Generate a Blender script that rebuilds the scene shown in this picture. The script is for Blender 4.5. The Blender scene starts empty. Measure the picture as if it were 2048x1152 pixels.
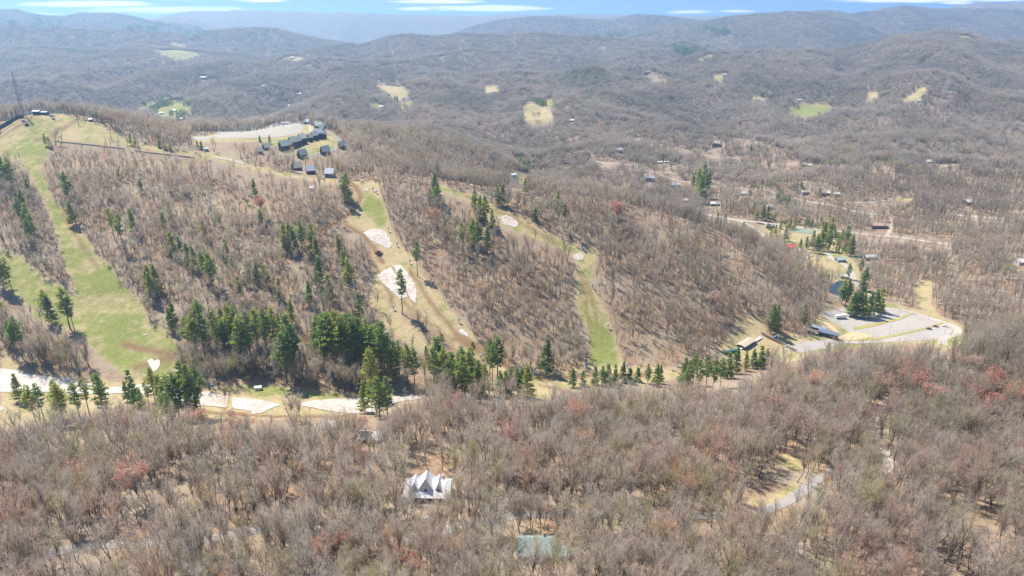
import bpy, bmesh, math, random
import numpy as np
from mathutils import Vector, geometry
rng = np.random.default_rng(7); random.seed(7)
SC = bpy.context.scene
C = SC.collection
R = math.radians

# ------------------------------------------------------------------ camera
F = 1365.0; PITCH = R(21.3); CZ = 300.0
cam_d = bpy.data.cameras.new('camera'); cam_d.sensor_width = 36.0; cam_d.lens = 36.0*F/2048
cam_d.clip_start = 1.0; cam_d.clip_end = 60000
cam = bpy.data.objects.new('camera', cam_d); C.objects.link(cam)
cam.location = (0, 0, CZ); cam.rotation_euler = (math.pi/2-PITCH, 0, 0); SC.camera = cam

# ------------------------------------------------------------------ light, sky, exposure
SUN_EL, SUN_AZ = R(56), R(-46)          # azimuth measured from straight ahead (+y) to the right
sd = bpy.data.lights.new('sun', 'SUN'); sd.energy = 4.9; sd.angle = R(0.55); sd.color = (1.0, 0.92, 0.81)
so = bpy.data.objects.new('sun', sd); C.objects.link(so)
to_sun = Vector((math.sin(SUN_AZ)*math.cos(SUN_EL), math.cos(SUN_AZ)*math.cos(SUN_EL), math.sin(SUN_EL)))
so.rotation_euler = to_sun.to_track_quat('Z', 'Y').to_euler(); so.location = (0, 0, 900)
W = bpy.data.worlds.new('World'); SC.world = W; W.use_nodes = True
wn, wl = W.node_tree.nodes, W.node_tree.links
sky = wn.new('ShaderNodeTexSky'); sky.sky_type = 'NISHITA'; sky.sun_disc = False
sky.sun_elevation = SUN_EL; sky.sun_rotation = SUN_AZ
sky.altitude = 1200; sky.air_density = 1.3; sky.dust_density = 0.1; sky.ozone_density = 4.0
def WN(t, **kw):
    n = wn.new(t)
    for k, v in kw.items(): setattr(n, k, v)
    return n
def WM(op, a, b=None, c=None):
    n = WN('ShaderNodeMath', operation=op)
    for i, v in enumerate((a, b, c)):
        if v is None: continue
        if isinstance(v, (int, float)): n.inputs[i].default_value = v
        else: wl.new(v, n.inputs[i])
    return n.outputs[0]
tc = WN('ShaderNodeTexCoord'); sx = WN('ShaderNodeSeparateXYZ'); wl.new(tc.outputs['Generated'], sx.inputs[0])
lift = WN('ShaderNodeCombineXYZ'); wl.new(sx.outputs[0], lift.inputs[0]); wl.new(sx.outputs[1], lift.inputs[1]); wl.new(WM('ADD', WM('MULTIPLY', WM('MAXIMUM', sx.outputs[2], 0), .8), .52), lift.inputs[2])
nrm = WN('ShaderNodeVectorMath', operation='NORMALIZE'); wl.new(lift.outputs[0], nrm.inputs[0]); wl.new(nrm.outputs[0], sky.inputs[0])   # the clear upper sky reaches low down
uu = WM('DIVIDE', sx.outputs[0], WM('MAXIMUM', sx.outputs[1], 0.02))
ee = WM('DIVIDE', sx.outputs[2], WM('MAXIMUM', sx.outputs[1], 0.02))
cmb = WN('ShaderNodeCombineXYZ'); wl.new(WM('MULTIPLY', uu, 22), cmb.inputs[0]); wl.new(WM('MULTIPLY', ee, 330), cmb.inputs[1])
nz = WN('ShaderNodeTexNoise'); nz.inputs['Scale'].default_value = 1.0; nz.inputs['Detail'].default_value = 5; wl.new(cmb.outputs[0], nz.inputs['Vector'])
acc = None
# thin streaks of cloud just over the mountains: (centre u, centre elevation, half width, half height, density)
for cu, ce, wu, we, ds in [(-.57,.0225,.11,.0045,1),(-.47,.0155,.13,.005,.75),(-.44,.030,.10,.003,.9),(-.337,.0265,.038,.0025,.8),(-.645,.0095,.03,.003,.6),
        (-.155,.0305,.075,.0035,1),(-.10,.0255,.075,.003,.8),(-.035,.017,.095,.0048,1),(-.13,.0165,.03,.003,.8),(.24,.0125,.035,.003,.7),(.305,.0135,.03,.0025,.6),
        (.55,.0285,.13,.0055,1),(.66,.030,.12,.005,1),(.60,.0245,.03,.0028,.8),(.42,.033,.05,.0015,.5),(.0,.037,.1,.003,.6),(-.25,.04,.12,.004,.7),(.3,.043,.12,.004,.6)]:
    a = WM('DIVIDE', WM('SUBTRACT', uu, cu), wu); b = WM('DIVIDE', WM('SUBTRACT', ee, ce), we)
    d = WM('SUBTRACT', 1.0, WM('SQRT', WM('ADD', WM('MULTIPLY', a, a), WM('MULTIPLY', b, b))))
    d = WM('MULTIPLY', WM('MAXIMUM', WM('ADD', d, WM('MULTIPLY', WM('SUBTRACT', nz.outputs['Fac'], .5), 1.1)), 0), ds*2.2)
    acc = d if acc is None else WM('MAXIMUM', acc, d)
acc = WM('MINIMUM', acc, 1.0)
mx = WN('ShaderNodeMix', data_type='RGBA'); wl.new(acc, mx.inputs[0]); wl.new(sky.outputs[0], mx.inputs[6]); mx.inputs[7].default_value = (8.5, 8.3, 8.2, 1)
wl.new(mx.outputs[2], wn['Background'].inputs[0]); wn['Background'].inputs[1].default_value = 0.10
SC.view_settings.view_transform = 'Standard'; SC.view_settings.look = 'None'
SC.view_settings.exposure = 1.0; SC.view_settings.gamma = 1.0
cy = SC.cycles
cy.max_bounces = 6; cy.diffuse_bounces = 3; cy.glossy_bounces = 2; cy.transmission_bounces = 2; cy.volume_bounces = 1; cy.transparent_max_bounces = 8
cy.use_denoising = True; cy.denoising_prefilter = 'NONE'; cy.denoising_input_passes = 'RGB_ALBEDO_NORMAL'

# ------------------------------------------------------------------ noise
def hsh(ix, iy, s):
    n = (ix.astype(np.int64)*374761393 + iy.astype(np.int64)*668265263 + s*974634551) & 0x7fffffff
    n = ((n ^ (n >> 13))*1274126177) & 0x7fffffff
    return ((n ^ (n >> 16)) & 0xffff)/65535.0
def vnoise(x, y, s=0):
    ix = np.floor(x); iy = np.floor(y); fx = x-ix; fy = y-iy
    fx = fx*fx*fx*(fx*(fx*6-15)+10); fy = fy*fy*fy*(fy*(fy*6-15)+10)
    a = hsh(ix, iy, s); b = hsh(ix+1, iy, s); c = hsh(ix, iy+1, s); d = hsh(ix+1, iy+1, s)
    return (a*(1-fx)+b*fx)*(1-fy)+(c*(1-fx)+d*fx)*fy-0.5
def fbm(x, y, o=4, s=0):
    v = 0; a = 1.0
    for k in range(o): v = v+a*vnoise(x*2**k+17.3*k, y*2**k-9.1*k, s+k); a *= .5
    return v
def sstep(a, b, x):
    t = np.clip((x-a)/(b-a), 0, 1); return t*t*(3-2*t)

# ------------------------------------------------------------------ pixel <-> direction
cp, sp = math.cos(PITCH), math.sin(PITCH)
def ray(px, py):                         # direction with y = 1 : (u, slope)
    a = (px-1024)/F; b = (576-py)/F
    dy = cp+b*sp; return a/dy, (b*cp-sp)/dy
def project(x, y, z):                    # z relative to camera
    d = y*cp-z*sp; d = np.maximum(d, 1e-3)
    return 1024+F*x/d, 576-F*(y*sp+z*cp)/d
# ------------------------------------------------------------------ terrain control points (pixel, pixel, forward distance)
VIS = [(100,1152,205),(500,1152,205),(1024,1152,205),(1500,1152,204),(2000,1152,203),(200,1050,238),(700,1050,240),(1100,1050,240),(1560,1010,257),(2000,1030,243),
 (860,985,265),(300,950,280),(1250,930,288),(1700,930,288),(2048,900,302),(150,900,325),(700,900,308),(1100,870,326),(1500,880,318),(1900,850,330),
 (500,870,335),(900,830,365),(1250,800,395),(0,900,340),(250,850,372),
 (1700,765,380),(1900,738,386),(2048,690,408),(1500,795,378),(1350,800,395),
 (0,830,407),(60,840,400),(100,770,445),(250,790,430),(450,805,420),(700,815,414),(900,795,425),(1050,775,440),(1220,737,474),(1350,742,472),(1450,722,492),(1500,690,530),(1600,688,533),
 (1650,630,605),(1700,675,556),(1760,620,618),(1900,645,588),(1860,680,550),(1780,650,580),
 (1950,600,640),(1900,560,700),(2040,540,700),(2040,450,880),(1800,480,880),(1700,490,860),(1900,400,1040),(2040,350,1150),(1850,300,1420),(1700,380,1090),(1650,330,1290),(1780,440,985),
 (1670,585,683),(1580,500,845),(1480,440,1000),(1630,460,950),(1440,405,1090),(1200,330,1330),(1330,340,1270),(1432,290,1500),(1260,300,1470),(1340,246,1700),(1230,285,1620),(1400,263,1680),(1500,310,1400),(1040,350,1330),(1000,300,1600),
 (250,745,459),(190,520,601),(100,400,704),(60,310,802),(80,262,868),(60,228,915),(120,232,905),(200,252,880),(0,560,572),(0,450,658),(0,330,779),(0,250,886),(400,600,544),(300,500,610),(500,450,657),(400,350,753),(250,287,832),(380,310,803),(480,330,777),(600,355,750),(500,700,487),(600,560,570),(300,400,700),(650,680,500),(150,620,536),(60,680,498),
 (660,362,744),(700,362,742),(760,480,632),(800,570,563),(880,650,512),(980,720,473),(730,420,685),(950,560,572),(1100,650,523),(1200,620,540),(1170,560,578),(1185,505,617),(1100,450,659),(1000,410,692),(900,375,728),(830,364,740),(760,362,742),
 (1300,420,738),(1200,400,743),(1100,385,758),(1420,455,733),(1540,530,659),(1640,610,618),(1300,600,560),(1420,600,575),(1500,620,575),(1450,500,680),(1300,500,655),(1380,680,515),(1000,620,530),(880,480,632),
 (800,330,900),(850,300,1050),(950,330,1080),(750,290,1000),(900,280,1250),(500,270,955),(600,252,1035),(560,300,880),(640,290,905),(680,300,890),(600,335,815),(660,345,800),(390,276,925),(440,274,940),(550,258,1010)]
HID = [(1900,480,-252),(1700,480,-252),(2050,500,-252),(1000,930,-235),(1150,930,-252),(1300,900,-262),(1450,870,-272),(1050,1100,-268),(500,1220,-222),(620,1250,-215),(350,1130,-205),(200,1080,-190),(60,1080,-182),(0,1250,-235),(-150,950,-150),
 (-300,820,-125),(-300,450,-245),(-300,250,-205),(-500,1300,-235),(2350,400,-198),(2350,700,-238),(2350,1150,-235),(2400,1500,-235),(1024,120,-188),(100,110,-190),(1900,110,-188),(1024,50,-180),(-200,140,-195),(2300,140,-195),
 (1340,1950,-274),(1240,1900,-272),(1450,1900,-268),(800,1500,-258),(500,1650,-262),(200,1600,-262),(-300,1700,-262),(1024,1800,-268),(1700,1750,-252),(2100,1750,-230),(1800,2000,-240)]
P = []
for px, py, Y in VIS:
    u, s = ray(px, py); P.append((u*Y, Y, s*Y))
for px, Y, z in HID: P.append(((px-1024)/F/0.97*Y, Y, z))
P = np.array(P)
def phi(d2): return np.sqrt(d2+30.0**2)
D2 = ((P[:, None, :2]-P[None, :, :2])**2).sum(-1)
N = len(P); A = np.zeros((N+3, N+3)); A[:N, :N] = phi(D2)+np.eye(N)*-4.0
A[:N, N] = 1; A[:N, N+1:] = P[:, :2]/1000; A[N, :N] = 1; A[N+1:, :N] = P[:, :2].T/1000
WT = np.linalg.solve(A, np.concatenate([P[:, 2], np.zeros(3)]))
def near_h(x, y):
    out = np.empty(x.size); xf = x.ravel(); yf = y.ravel()
    for i in range(0, xf.size, 20000):
        xs, ys = xf[i:i+20000], yf[i:i+20000]
        d2 = (xs[:, None]-P[None, :, 0])**2+(ys[:, None]-P[None, :, 1])**2
        out[i:i+20000] = phi(d2)@WT[:N]+WT[N]+xs/1000*WT[N+1]+ys/1000*WT[N+2]
    return out.reshape(x.shape)
# far ridges: (distance, steepness, silhouette pixels)
RIDGES = [
 (2050,.17,[(1490,312),(1560,288),(1625,268),(1695,252),(1760,232),(1835,212),(1940,197),(2048,190),(2300,180)]),
 (2350,.20,[(690,245),(760,218),(830,200),(900,196),(960,200),(1030,215),(1080,238)]),
 (2750,.20,[(960,215),(1010,188),(1060,168),(1110,153),(1150,142),(1185,136),(1230,152),(1300,165),(1360,190)]),
 (2900,.2,[(380,205),(440,175),(520,155),(600,150),(680,158),(740,172),(800,190)]),
 (3250,.18,[(1230,145),(1290,135),(1348,124),(1417,110),(1487,105),(1556,106),(1626,106),(1695,108),(1740,122)]),
 (3500,.11,[(1560,140),(1640,112),(1695,99),(1765,83),(1834,69),(1886,62),(1938,70),(1990,86),(2048,84),(2250,92)]),
 (3300,.18,[(-250,170),(-100,150),(0,145),(90,138),(180,150),(260,152),(330,165)]),
 (3700,.2,[(400,150),(450,135),(520,122),(600,114),(680,120),(740,127),(800,120),(850,114),(930,106),(1000,103),(1060,106),(1120,112),(1200,125)]),
 (4000,.18,[(-250,100),(-100,104),(0,98),(90,93),(180,101),(260,103),(350,99),(420,104),(500,116)]),
 (5000,.2,[(-250,62),(-100,50),(0,52),(60,56),(130,60),(200,63),(280,62),(350,69),(420,82),(500,100)]),
 (4700,.2,[(660,110),(700,98),(750,85),(785,74),(819,71),(871,75),(923,71),(968,70),(1010,70),(1080,68),(1150,75),(1250,80),(1340,90),(1400,105)]),
 (5600,.22,[(380,80),(424,63),(470,58),(520,56),(560,61),(600,71),(640,77),(700,88)]),
 (6000,.2,[(1280,70),(1348,50),(1420,42),(1476,33),(1550,27),(1610,26),(1650,32),(1700,42),(1740,55),(1790,75)]),
 (7200,.25,[(-250,30),(-100,35),(0,21),(35,22),(60,29),(130,34),(170,27),(230,28),(290,41),(350,50),(420,66)]),
 (7600,.25,[(820,95),(860,80),(895,71),(958,49),(1013,40),(1076,36),(1121,33),(1183,38),(1222,41),(1267,32),(1305,32),(1374,39),(1450,48)]),
 (7600,.22,[(1560,36),(1600,29),(1643,22),(1680,24),(1700,29),(1740,25),(1775,19),(1810,15),(1869,20),(1931,17),(1990,18),(2048,22),(2250,28)]),
 (8200,.25,[(240,50),(300,38),(345,33),(380,36),(420,48),(460,62)]),
 (9600,.25,[(1850,26),(1890,17),(1920,11),(1960,6),(2010,4),(2060,3),(2250,8)]),
 (10500,.25,[(300,36),(340,28),(380,22),(430,24),(470,21),(520,20),(560,22),(620,24),(680,24),(740,25),(800,30),(860,33),(950,36),(1050,40)]),
 (11500,.25,[(600,32),(700,27),(800,29),(950,31),(1100,27),(1200,29),(1300,33),(1400,30),(1500,34),(1620,36)]),
]
# spurs that run toward the viewer: crest points (pixel, pixel, distance)
SPINES = [[(1128,240,1950),(1200,212,2150),(1270,188,2350),(1380,160,2700),(1480,142,3000)],[(1100,152,2900),(1140,180,2550),(1165,215,2200),(1160,250,1850)],[(1431,174,2500),(1521,150,2750),(1660,122,3050),(1740,114,3300)],
 [(278,172,2650),(347,150,2900),(451,131,3200),(590,121,3600)],[(680,138,2950),(750,131,3200),(836,122,3400),(940,102,3700)],[(640,215,1950),(690,190,2250),(720,165,2600)],[(860,232,1950),(885,205,2200),(905,192,2350)],[(1560,255,1950),(1500,215,2250),(1470,190,2450)],
 [(1880,150,2700),(1940,118,3000),(1990,92,3300)],[(1760,165,2600),(1790,130,2900),(1830,100,3200)],[(60,185,2450),(120,160,2750),(160,148,3000)],[(430,200,2300),(470,172,2600),(520,155,2900)],[(985,190,2500),(1010,160,2900),(1030,130,3300)],[(1240,120,3500),(1300,100,4000),(1370,85,4500)],[(590,112,3800),(640,98,4300),(700,90,4700)],[(200,120,3600),(260,102,4000),(300,85,4500)]]
def far_h(u, Y):
    x = u*Y
    amp = np.clip(.024*Y, 40, 74)
    wx = 120*fbm(x/900, Y/900, 3, 50)
    base = -275+amp*2.1*(0.5-np.abs(fbm((x+wx)/760, (Y-wx)/980, 4, 5))*2.4)+amp*fbm(x/240, Y/260, 3, 9)*.55
    hs = [base]
    for k, (Yi, st, pts) in enumerate(RIDGES):
        q = np.array(pts, float); uu_, ss_ = ray(q[:, 0], q[:, 1])
        cr = np.interp(u, uu_, ss_)+.0026*fbm(u*26+k*5.1, u*0+k*2.3, 4, 60+k)
        yi = Yi*(1+.05*fbm(u*7+k*3.3, u*0+k*1.7, 3, 20+k))
        z = cr*yi
        z = z-np.maximum(uu_[0]-u, 0)*yi*.32-np.maximum(u-uu_[-1], 0)*yi*.32
        d = Y-yi; w = .03*Yi
        spur = 1+.85*fbm(x/(.13*Yi)+k*7, Y/(.5*Yi), 3, 30+k)
        hs.append(z-st*spur*(np.sqrt(d*d+w*w)-w))
    for k, sp_ in enumerate(SPINES):
        q = np.array(sp_, float); us, ss = ray(q[:, 0], q[:, 1]); X3, Y3, Z3 = us*q[:, 2], q[:, 2], ss*q[:, 2]
        best = np.full(x.shape, -1e4); wob = 45*fbm(x/310+k*3, Y/310, 3, 120+k); sl = .34*(1+.5*fbm(x/190+k, Y/190, 3, 140+k))
        for i in range(len(q)-1):
            dx, dy = X3[i+1]-X3[i], Y3[i+1]-Y3[i]; t = ((x-X3[i])*dx+(Y-Y3[i])*dy)/(dx*dx+dy*dy); tc_ = np.clip(t, 0, 1)
            d = np.hypot(x-X3[i]-tc_*dx, Y-Y3[i]-tc_*dy); d = np.maximum(d+wob*np.clip(d/120, 0, 1), 0)
            best = np.maximum(best, Z3[i]+tc_*(Z3[i+1]-Z3[i])-sl*(np.sqrt(d*d+35.0**2)-35))
        hs.append(best)
    hs = np.array(hs); kk = 12.0; m = hs.max(0)
    return m+kk*np.log(np.exp((hs-m)/kk).sum(0))-kk*.35
NC = 980
US = np.linspace(-1.38, 1.38, NC)
YS = np.concatenate([np.geomspace(45, 1300, 640), np.geomspace(1300, 14000, 300)[1:]])
NR = len(YS)
U, YY = np.meshgrid(US, YS); X = U*YY
ZT = np.empty_like(X)
nr = YS < 2100
ZT[~nr] = far_h(U[~nr], YY[~nr])
n_ = near_h(X[nr], YY[nr])+1.6*fbm(X[nr]/45, YY[nr]/45, 3, 77)+5*fbm(X[nr]/170, YY[nr]/170, 2, 78)*sstep(250, 900, YY[nr])
n_ = n_+(36*(.28-np.abs(fbm(X[nr]/330+3, YY[nr]/430, 3, 88))*1.6)+9*fbm(X[nr]/110, YY[nr]/120, 3, 89))*sstep(900, 1350, YY[nr])
f_ = far_h(U[nr], YY[nr]); w_ = sstep(1450, 2000, YY[nr])
ZT[nr] = n_*(1-w_)+f_*w_
SL = ZT/YY
CM = np.maximum.accumulate(SL, axis=0)
def hgt(x, y):                               # terrain height (camera-relative), bilinear on the grid
    x = np.asarray(x, float); y = np.asarray(y, float)
    fi = np.clip((x/y-US[0])/(US[1]-US[0]), 0, NC-1.001); j = fi.astype(int); fx = fi-j
    k = np.clip(np.searchsorted(YS, y)-1, 0, NR-2); fy = np.clip((y-YS[k])/(YS[k+1]-YS[k]), 0, 1)
    return (ZT[k, j]*(1-fx)+ZT[k, j+1]*fx)*(1-fy)+(ZT[k+1, j]*(1-fx)+ZT[k+1, j+1]*fx)*fy
def at(px, py):                              # the ground point seen at a pixel of the photograph (world coordinates)
    u, s = ray(px, py)
    fi = min(max((u-US[0])/(US[1]-US[0]), 0), NC-1.001); j = int(fi); f = fi-j
    col = SL[:, j]*(1-f)+SL[:, j+1]*f
    k = int(np.argmax(col >= s))
    if col[k] < s: k = int(np.argmax(col))
    if k == 0: y = YS[0]
    else:
        a, b = col[k-1], col[k]; t = (s-a)/(b-a) if b > a else 1; y = YS[k-1]+(YS[k]-YS[k-1])*min(max(t, 0), 1)
    x = u*y
    return Vector((x, y, float(hgt(x, y))+CZ))
def mpp(p):                                   # metres per photo pixel at a world point
    return (p.y*cp-(p.z-CZ)*sp)/F

# ------------------------------------------------------------------ regions on the ground
def inpoly(px, py, poly):
    q = np.array(poly, float); r = np.zeros(px.shape, bool)
    bb = (px >= q[:, 0].min()) & (px <= q[:, 0].max()) & (py >= q[:, 1].min()) & (py <= q[:, 1].max())
    if not bb.any(): return r
    x, y = px[bb], py[bb]; c = np.zeros(x.shape, bool); n = len(q)
    for i in range(n):
        x1, y1 = q[i]; x2, y2 = q[(i+1) % n]
        if y1 == y2: continue
        c ^= ((y1 > y) != (y2 > y)) & (x < (x2-x1)*(y-y1)/(y2-y1)+x1)
    r[bb] = c; return r
def linedist(px, py, pts):
    q = np.array(pts, float); d = np.full(px.shape, 1e9); m = 25
    bb = (px >= q[:, 0].min()-m) & (px <= q[:, 0].max()+m) & (py >= q[:, 1].min()-m) & (py <= q[:, 1].max()+m)
    x, y = px[bb], py[bb]; dd = np.full(x.shape, 1e9)
    for (x1, y1), (x2, y2) in zip(q[:-1], q[1:]):
        l2 = (x2-x1)**2+(y2-y1)**2; t = np.clip(((x-x1)*(x2-x1)+(y-y1)*(y2-y1))/l2, 0, 1)
        dd = np.minimum(dd, np.hypot(x-x1-t*(x2-x1), y-y1-t*(y2-y1)))
    d[bb] = dd; return d
# (greenness 0 dry tan .. 1 fresh green, polygon in photo pixels)
MAIN = [(0,300),(30,288),(62,262),(84,270),(86,320),(100,375),(128,425),(150,450),(182,492),(215,530),(252,572),(282,610),(302,640),(330,660),(358,690),(352,735),(325,752),(245,752),(205,715),(150,668),(120,652),(70,636),(40,600),(0,572),(0,500),(40,512),(85,548),(125,575),(155,592),(140,560),(122,505),(108,455),(88,400),(62,352),(35,320),(0,318)]
SUMMIT = [(0,252),(40,233),(100,226),(140,232),(200,250),(250,272),(300,290),(350,300),(420,305),(470,320),(440,323),(380,312),(300,300),(200,288),(110,280),(82,270),(62,262),(30,290),(0,302)]
TRAIL = [(420,305),(470,317),(520,331),(570,344),(640,357),(692,361),(692,369),(620,363),(550,351),(480,334),(420,317)]
CENTER = [(682,358),(760,361),(766,400),(780,450),(795,485),(830,520),(850,555),(880,592),(908,622),(940,660),(975,700),(1005,728),(1050,745),(1000,752),(960,735),(925,705),(890,678),(850,640),(815,620),(800,625),(830,660),(875,690),(900,705),(850,705),(800,685),(770,650),(740,610),(745,580),(750,540),(740,500),(720,468),(690,455),(660,450),(700,425),(715,400),(700,385)]
RUN3 = [(868,366),(900,374),(950,390),(1000,415),(1060,442),(1110,472),(1150,493),(1195,498),(1190,530),(1183,560),(1190,590),(1215,625),(1225,660),(1240,700),(1250,732),(1170,732),(1180,700),(1175,660),(1160,630),(1150,590),(1155,550),(1150,520),(1130,502),(1080,482),(1020,458),(980,442),(960,414),(900,387),(868,376)]
VALLEY = [(0,700),(30,712),(40,735),(150,757),(250,762),(300,752),(350,748),(420,775),(480,765),(560,770),(700,788),(800,788),(860,795),(940,790),(1000,758),(1060,748),(1200,732),(1350,735),(1360,755),(1250,772),(1130,775),(1090,800),(1000,795),(940,800),(860,800),(740,832),(620,838),(480,842),(430,852),(380,838),(300,802),(150,832),(60,852),(0,856)]
GRASS = [(.62,MAIN),(.45,SUMMIT),(.25,TRAIL),(.2,CENTER),(.55,RUN3),(.22,VALLEY),
 (.95,[(730,388),(752,390),(768,420),(776,450),(762,457),(740,440),(728,410)]),(.95,[(1178,640),(1210,640),(1240,715),(1235,731),(1185,731),(1182,690)]),(.9,[(190,540),(225,540),(245,575),(215,590),(190,575)]),(.9,[(180,630),(270,640),(290,680),(240,700),(190,670)]),(.9,[(85,280),(110,282),(84,330),(75,300)]),(.9,[(480,776),(560,772),(640,780),(700,788),(640,796),(520,790)]),
 (.1,[(1428,705),(1462,672),(1475,636),(1525,638),(1530,665),(1600,700),(1640,700),(1600,722),(1560,726),(1500,722),(1460,716)]),(1.0,[(1540,716),(1560,712),(1562,722),(1535,724)]),
 (.35,[(1545,662),(1600,672),(1650,690),(1600,705),(1560,690)]),(.55,[(1640,622),(1700,610),(1770,606),(1860,625),(1930,652),(1930,690),(1880,700),(1840,685),(1740,690),(1600,712),(1560,704),(1600,680),(1640,660),(1630,640)]),
 (.35,[(1830,560),(1870,560),(1860,600),(1880,640),(1920,650),(1905,655),(1850,632),(1835,600)]),
 (.5,[(530,285),(560,276),(605,266),(610,246),(630,248),(655,262),(675,275),(682,288),(664,302),(640,309),(600,320),(570,314),(545,300)]),(.3,[(380,272),(470,262),(545,250),(612,244),(612,268),(560,279),(480,285),(380,284)]),
 (.36,[(1560,450),(1635,458),(1680,480),(1690,510),(1720,540),(1725,580),(1690,580),(1650,560),(1610,540),(1575,510),(1540,480),(1525,450)]),
 (.75,[(268,215),(300,203),(325,195),(340,198),(370,203),(382,212),(380,228),(360,236),(330,234),(300,226)]),
 (.12,[(742,163),(800,160),(822,192),(790,205),(765,185)]),(.95,[(732,204),(755,206),(762,216),(740,215)]),(.95,[(797,206),(829,203),(826,215),(800,219)]),
 (.3,[(1047,210),(1060,206),(1088,206),(1108,232),(1107,245),(1060,252),(1043,238)]),(.8,[(1088,200),(1108,197),(1109,224),(1098,216)]),(.2,[(966,170),(995,168),(1002,182),(970,187)]),
 (.97,[(1563,222),(1600,207),(1650,205),(1670,214),(1645,230),(1610,237)]),(.6,[(305,103),(338,88),(366,84),(370,103),(395,104),(402,115),(370,124),(345,119)]),(.55,[(1425,148),(1452,148),(1442,166),(1424,170)]),
 (.4,[(1184,96),(1210,92),(1210,100)]),(.4,[(1393,122),(1430,103),(1437,107),(1400,126)]),(.5,[(1910,69),(1958,78),(1952,84),(1910,77)]),(.05,[(1280,145),(1330,155),(1338,166),(1308,165)]),(.5,[(1798,202),(1830,184),(1852,168),(1858,178),(1832,202)]),
 (.15,[(1495,190),(1520,188),(1540,200),(1505,204)]),(.15,[(1735,182),(1760,186),(1755,200),(1738,198)]),(.2,[(560,113),(610,113),(608,120),(566,122)]),(.1,[(395,158),(425,154),(424,160),(396,162)]),
 (.45,[(1020,338),(1055,342),(1050,368),(1024,366)]),(.6,[(880,968),(915,966),(916,985),(884,990)]),(.45,[(1545,915),(1612,905),(1612,935),(1580,945)]),(.3,[(1485,1005),(1560,980),(1600,965),(1604,975),(1540,1015)]),
 (.25,[(1790,395),(1830,392),(1826,402),(1796,402)]),(.3,[(0,1005),(30,1000),(28,1040),(0,1048)]),(.3,[(0,955),(22,950),(20,972),(0,976)]),
 (.05,[(330,420),(420,400),(560,395),(600,410),(540,430),(400,436)]),(.02,[(100,318),(300,322),(420,330),(340,340),(180,338)])]
SPARSE = {len(GRASS)-1, len(GRASS)-2}; GROVE = {k for k, (gv, q) in enumerate(GRASS) if q[0] in ((1560,450),(530,285))}
MUD = [([(698,360),(712,376),(722,392),(716,408),(702,424),(668,446),(640,462)],5),([(690,448),(725,470),(745,495),(768,525)],5),([(915,672),(945,690),(965,702),(980,714)],11),([(998,722),(1015,733),(1030,740)],6),([(1172,560),(1182,600),(1195,640),(1205,680)],2.5),([(0,272),(20,258),(45,244),(60,236)],5),([(150,242),(128,256),(104,268),(94,282)],4),([(88,276),(70,280)],3),
 ([(335,735),(348,715),(360,700)],3),([(455,785),(450,815)],7),([(805,600),(850,640),(905,680)],3),([(775,540),(810,575),(830,610)],3.5),([(1080,770),(1130,783),(1180,790)],3),([(465,560),(470,585),(460,610)],6),([(340,466),(420,465),(500,462)],3),([(600,680),(640,668),(660,660)],5),([(960,540),(1000,545),(1050,560)],3),([(730,500),(765,560),(790,610)],4),([(820,540),(850,590),(890,640),(935,690),(980,728)],4),([(1160,545),(1172,600),(1180,660)],3),([(840,650),(900,690),(960,735)],3),([(90,330),(110,400),(150,470),(200,540)],2.5),([(250,690),(300,700),(345,712)],7),([(270,735),(310,725),(345,715)],5),([(1020,745),(1100,760),(1200,750),(1300,750)],4),([(300,810),(420,825),(560,833),(700,832)],4),([(1120,490),(1060,455),(1000,425),(930,392)],3)]
ROADS = [  # name, half width m, colour key, pixels, label
 ('road',2.7,'asphalt',[(-40,1135),(60,1115),(200,1090),(330,1085),(430,1075),(560,1055),(700,1062),(820,1078),(950,1045),(1080,1028),(1250,1028),(1400,1033),(1520,1022),(1570,1005),(1610,978),(1650,950),(1700,938),(1755,950)]),
 ('lane',2.3,'gravel',[(1755,950),(1776,932),(1767,895),(1747,865),(1750,830),(1766,808),(1792,794)]),
 ('road',3.8,'gravel',[(1405,428),(1470,440),(1500,443),(1560,450),(1640,460),(1700,466),(1760,472),(1800,476),(1860,484),(1905,490)]),
 ('road',2.2,'gravel',[(1470,440),(1498,450),(1518,463),(1530,476)]),
 ('road',3.4,'gravel',[(1650,503),(1665,518),(1690,530),(1702,545),(1708,562),(1735,590),(1765,613),(1810,621),(1850,633),(1890,646),(1912,656),(1916,664),(1905,672),(1888,676),(1884,690)]),
 ('dirt_road',2.6,'dirt',[(1190,322),(1240,328),(1290,340),(1350,360),(1420,372),(1480,378),(1560,390),(1600,400),(1660,410),(1720,425),(1772,432),(1786,444),(1780,460),(1775,472)]),
 ('dirt_road',2.2,'dirt',[(1275,281),(1330,291),(1400,309),(1440,315),(1480,316)]),
 ('dirt_road',2.2,'dirt',[(1300,340),(1350,333),(1400,326),(1480,324),(1600,328),(1690,333)]),
 ('dirt_road',2.2,'dirt',[(1690,405),(1740,405),(1790,400)]),
 ('dirt_road',3.0,'gravel',[(1890,427),(1960,435),(2060,443)]),
 ('dirt_road',2.4,'dirt',[(1400,308),(1432,300),(1447,293),(1446,284)]),
 ('dirt_road',2.6,'dirt',[(1868,342),(1885,335),(1912,330)]),
 ('road',3.0,'gravel',[(613,250),(622,262),(624,277)]),
 ('road',2.6,'asphalt',[(648,262),(672,274),(681,288),(668,300),(640,307),(612,313),(590,316)]),
 ('road',3.2,'gravel',[(1020,366),(1026,355),(1036,350)]),
 ('dirt_road',2.4,'gravel',[(428,315),(460,320),(490,328)]),
 ('path',1.3,'gravel',[(1648,643),(1665,655),(1680,668)]),
]
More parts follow.
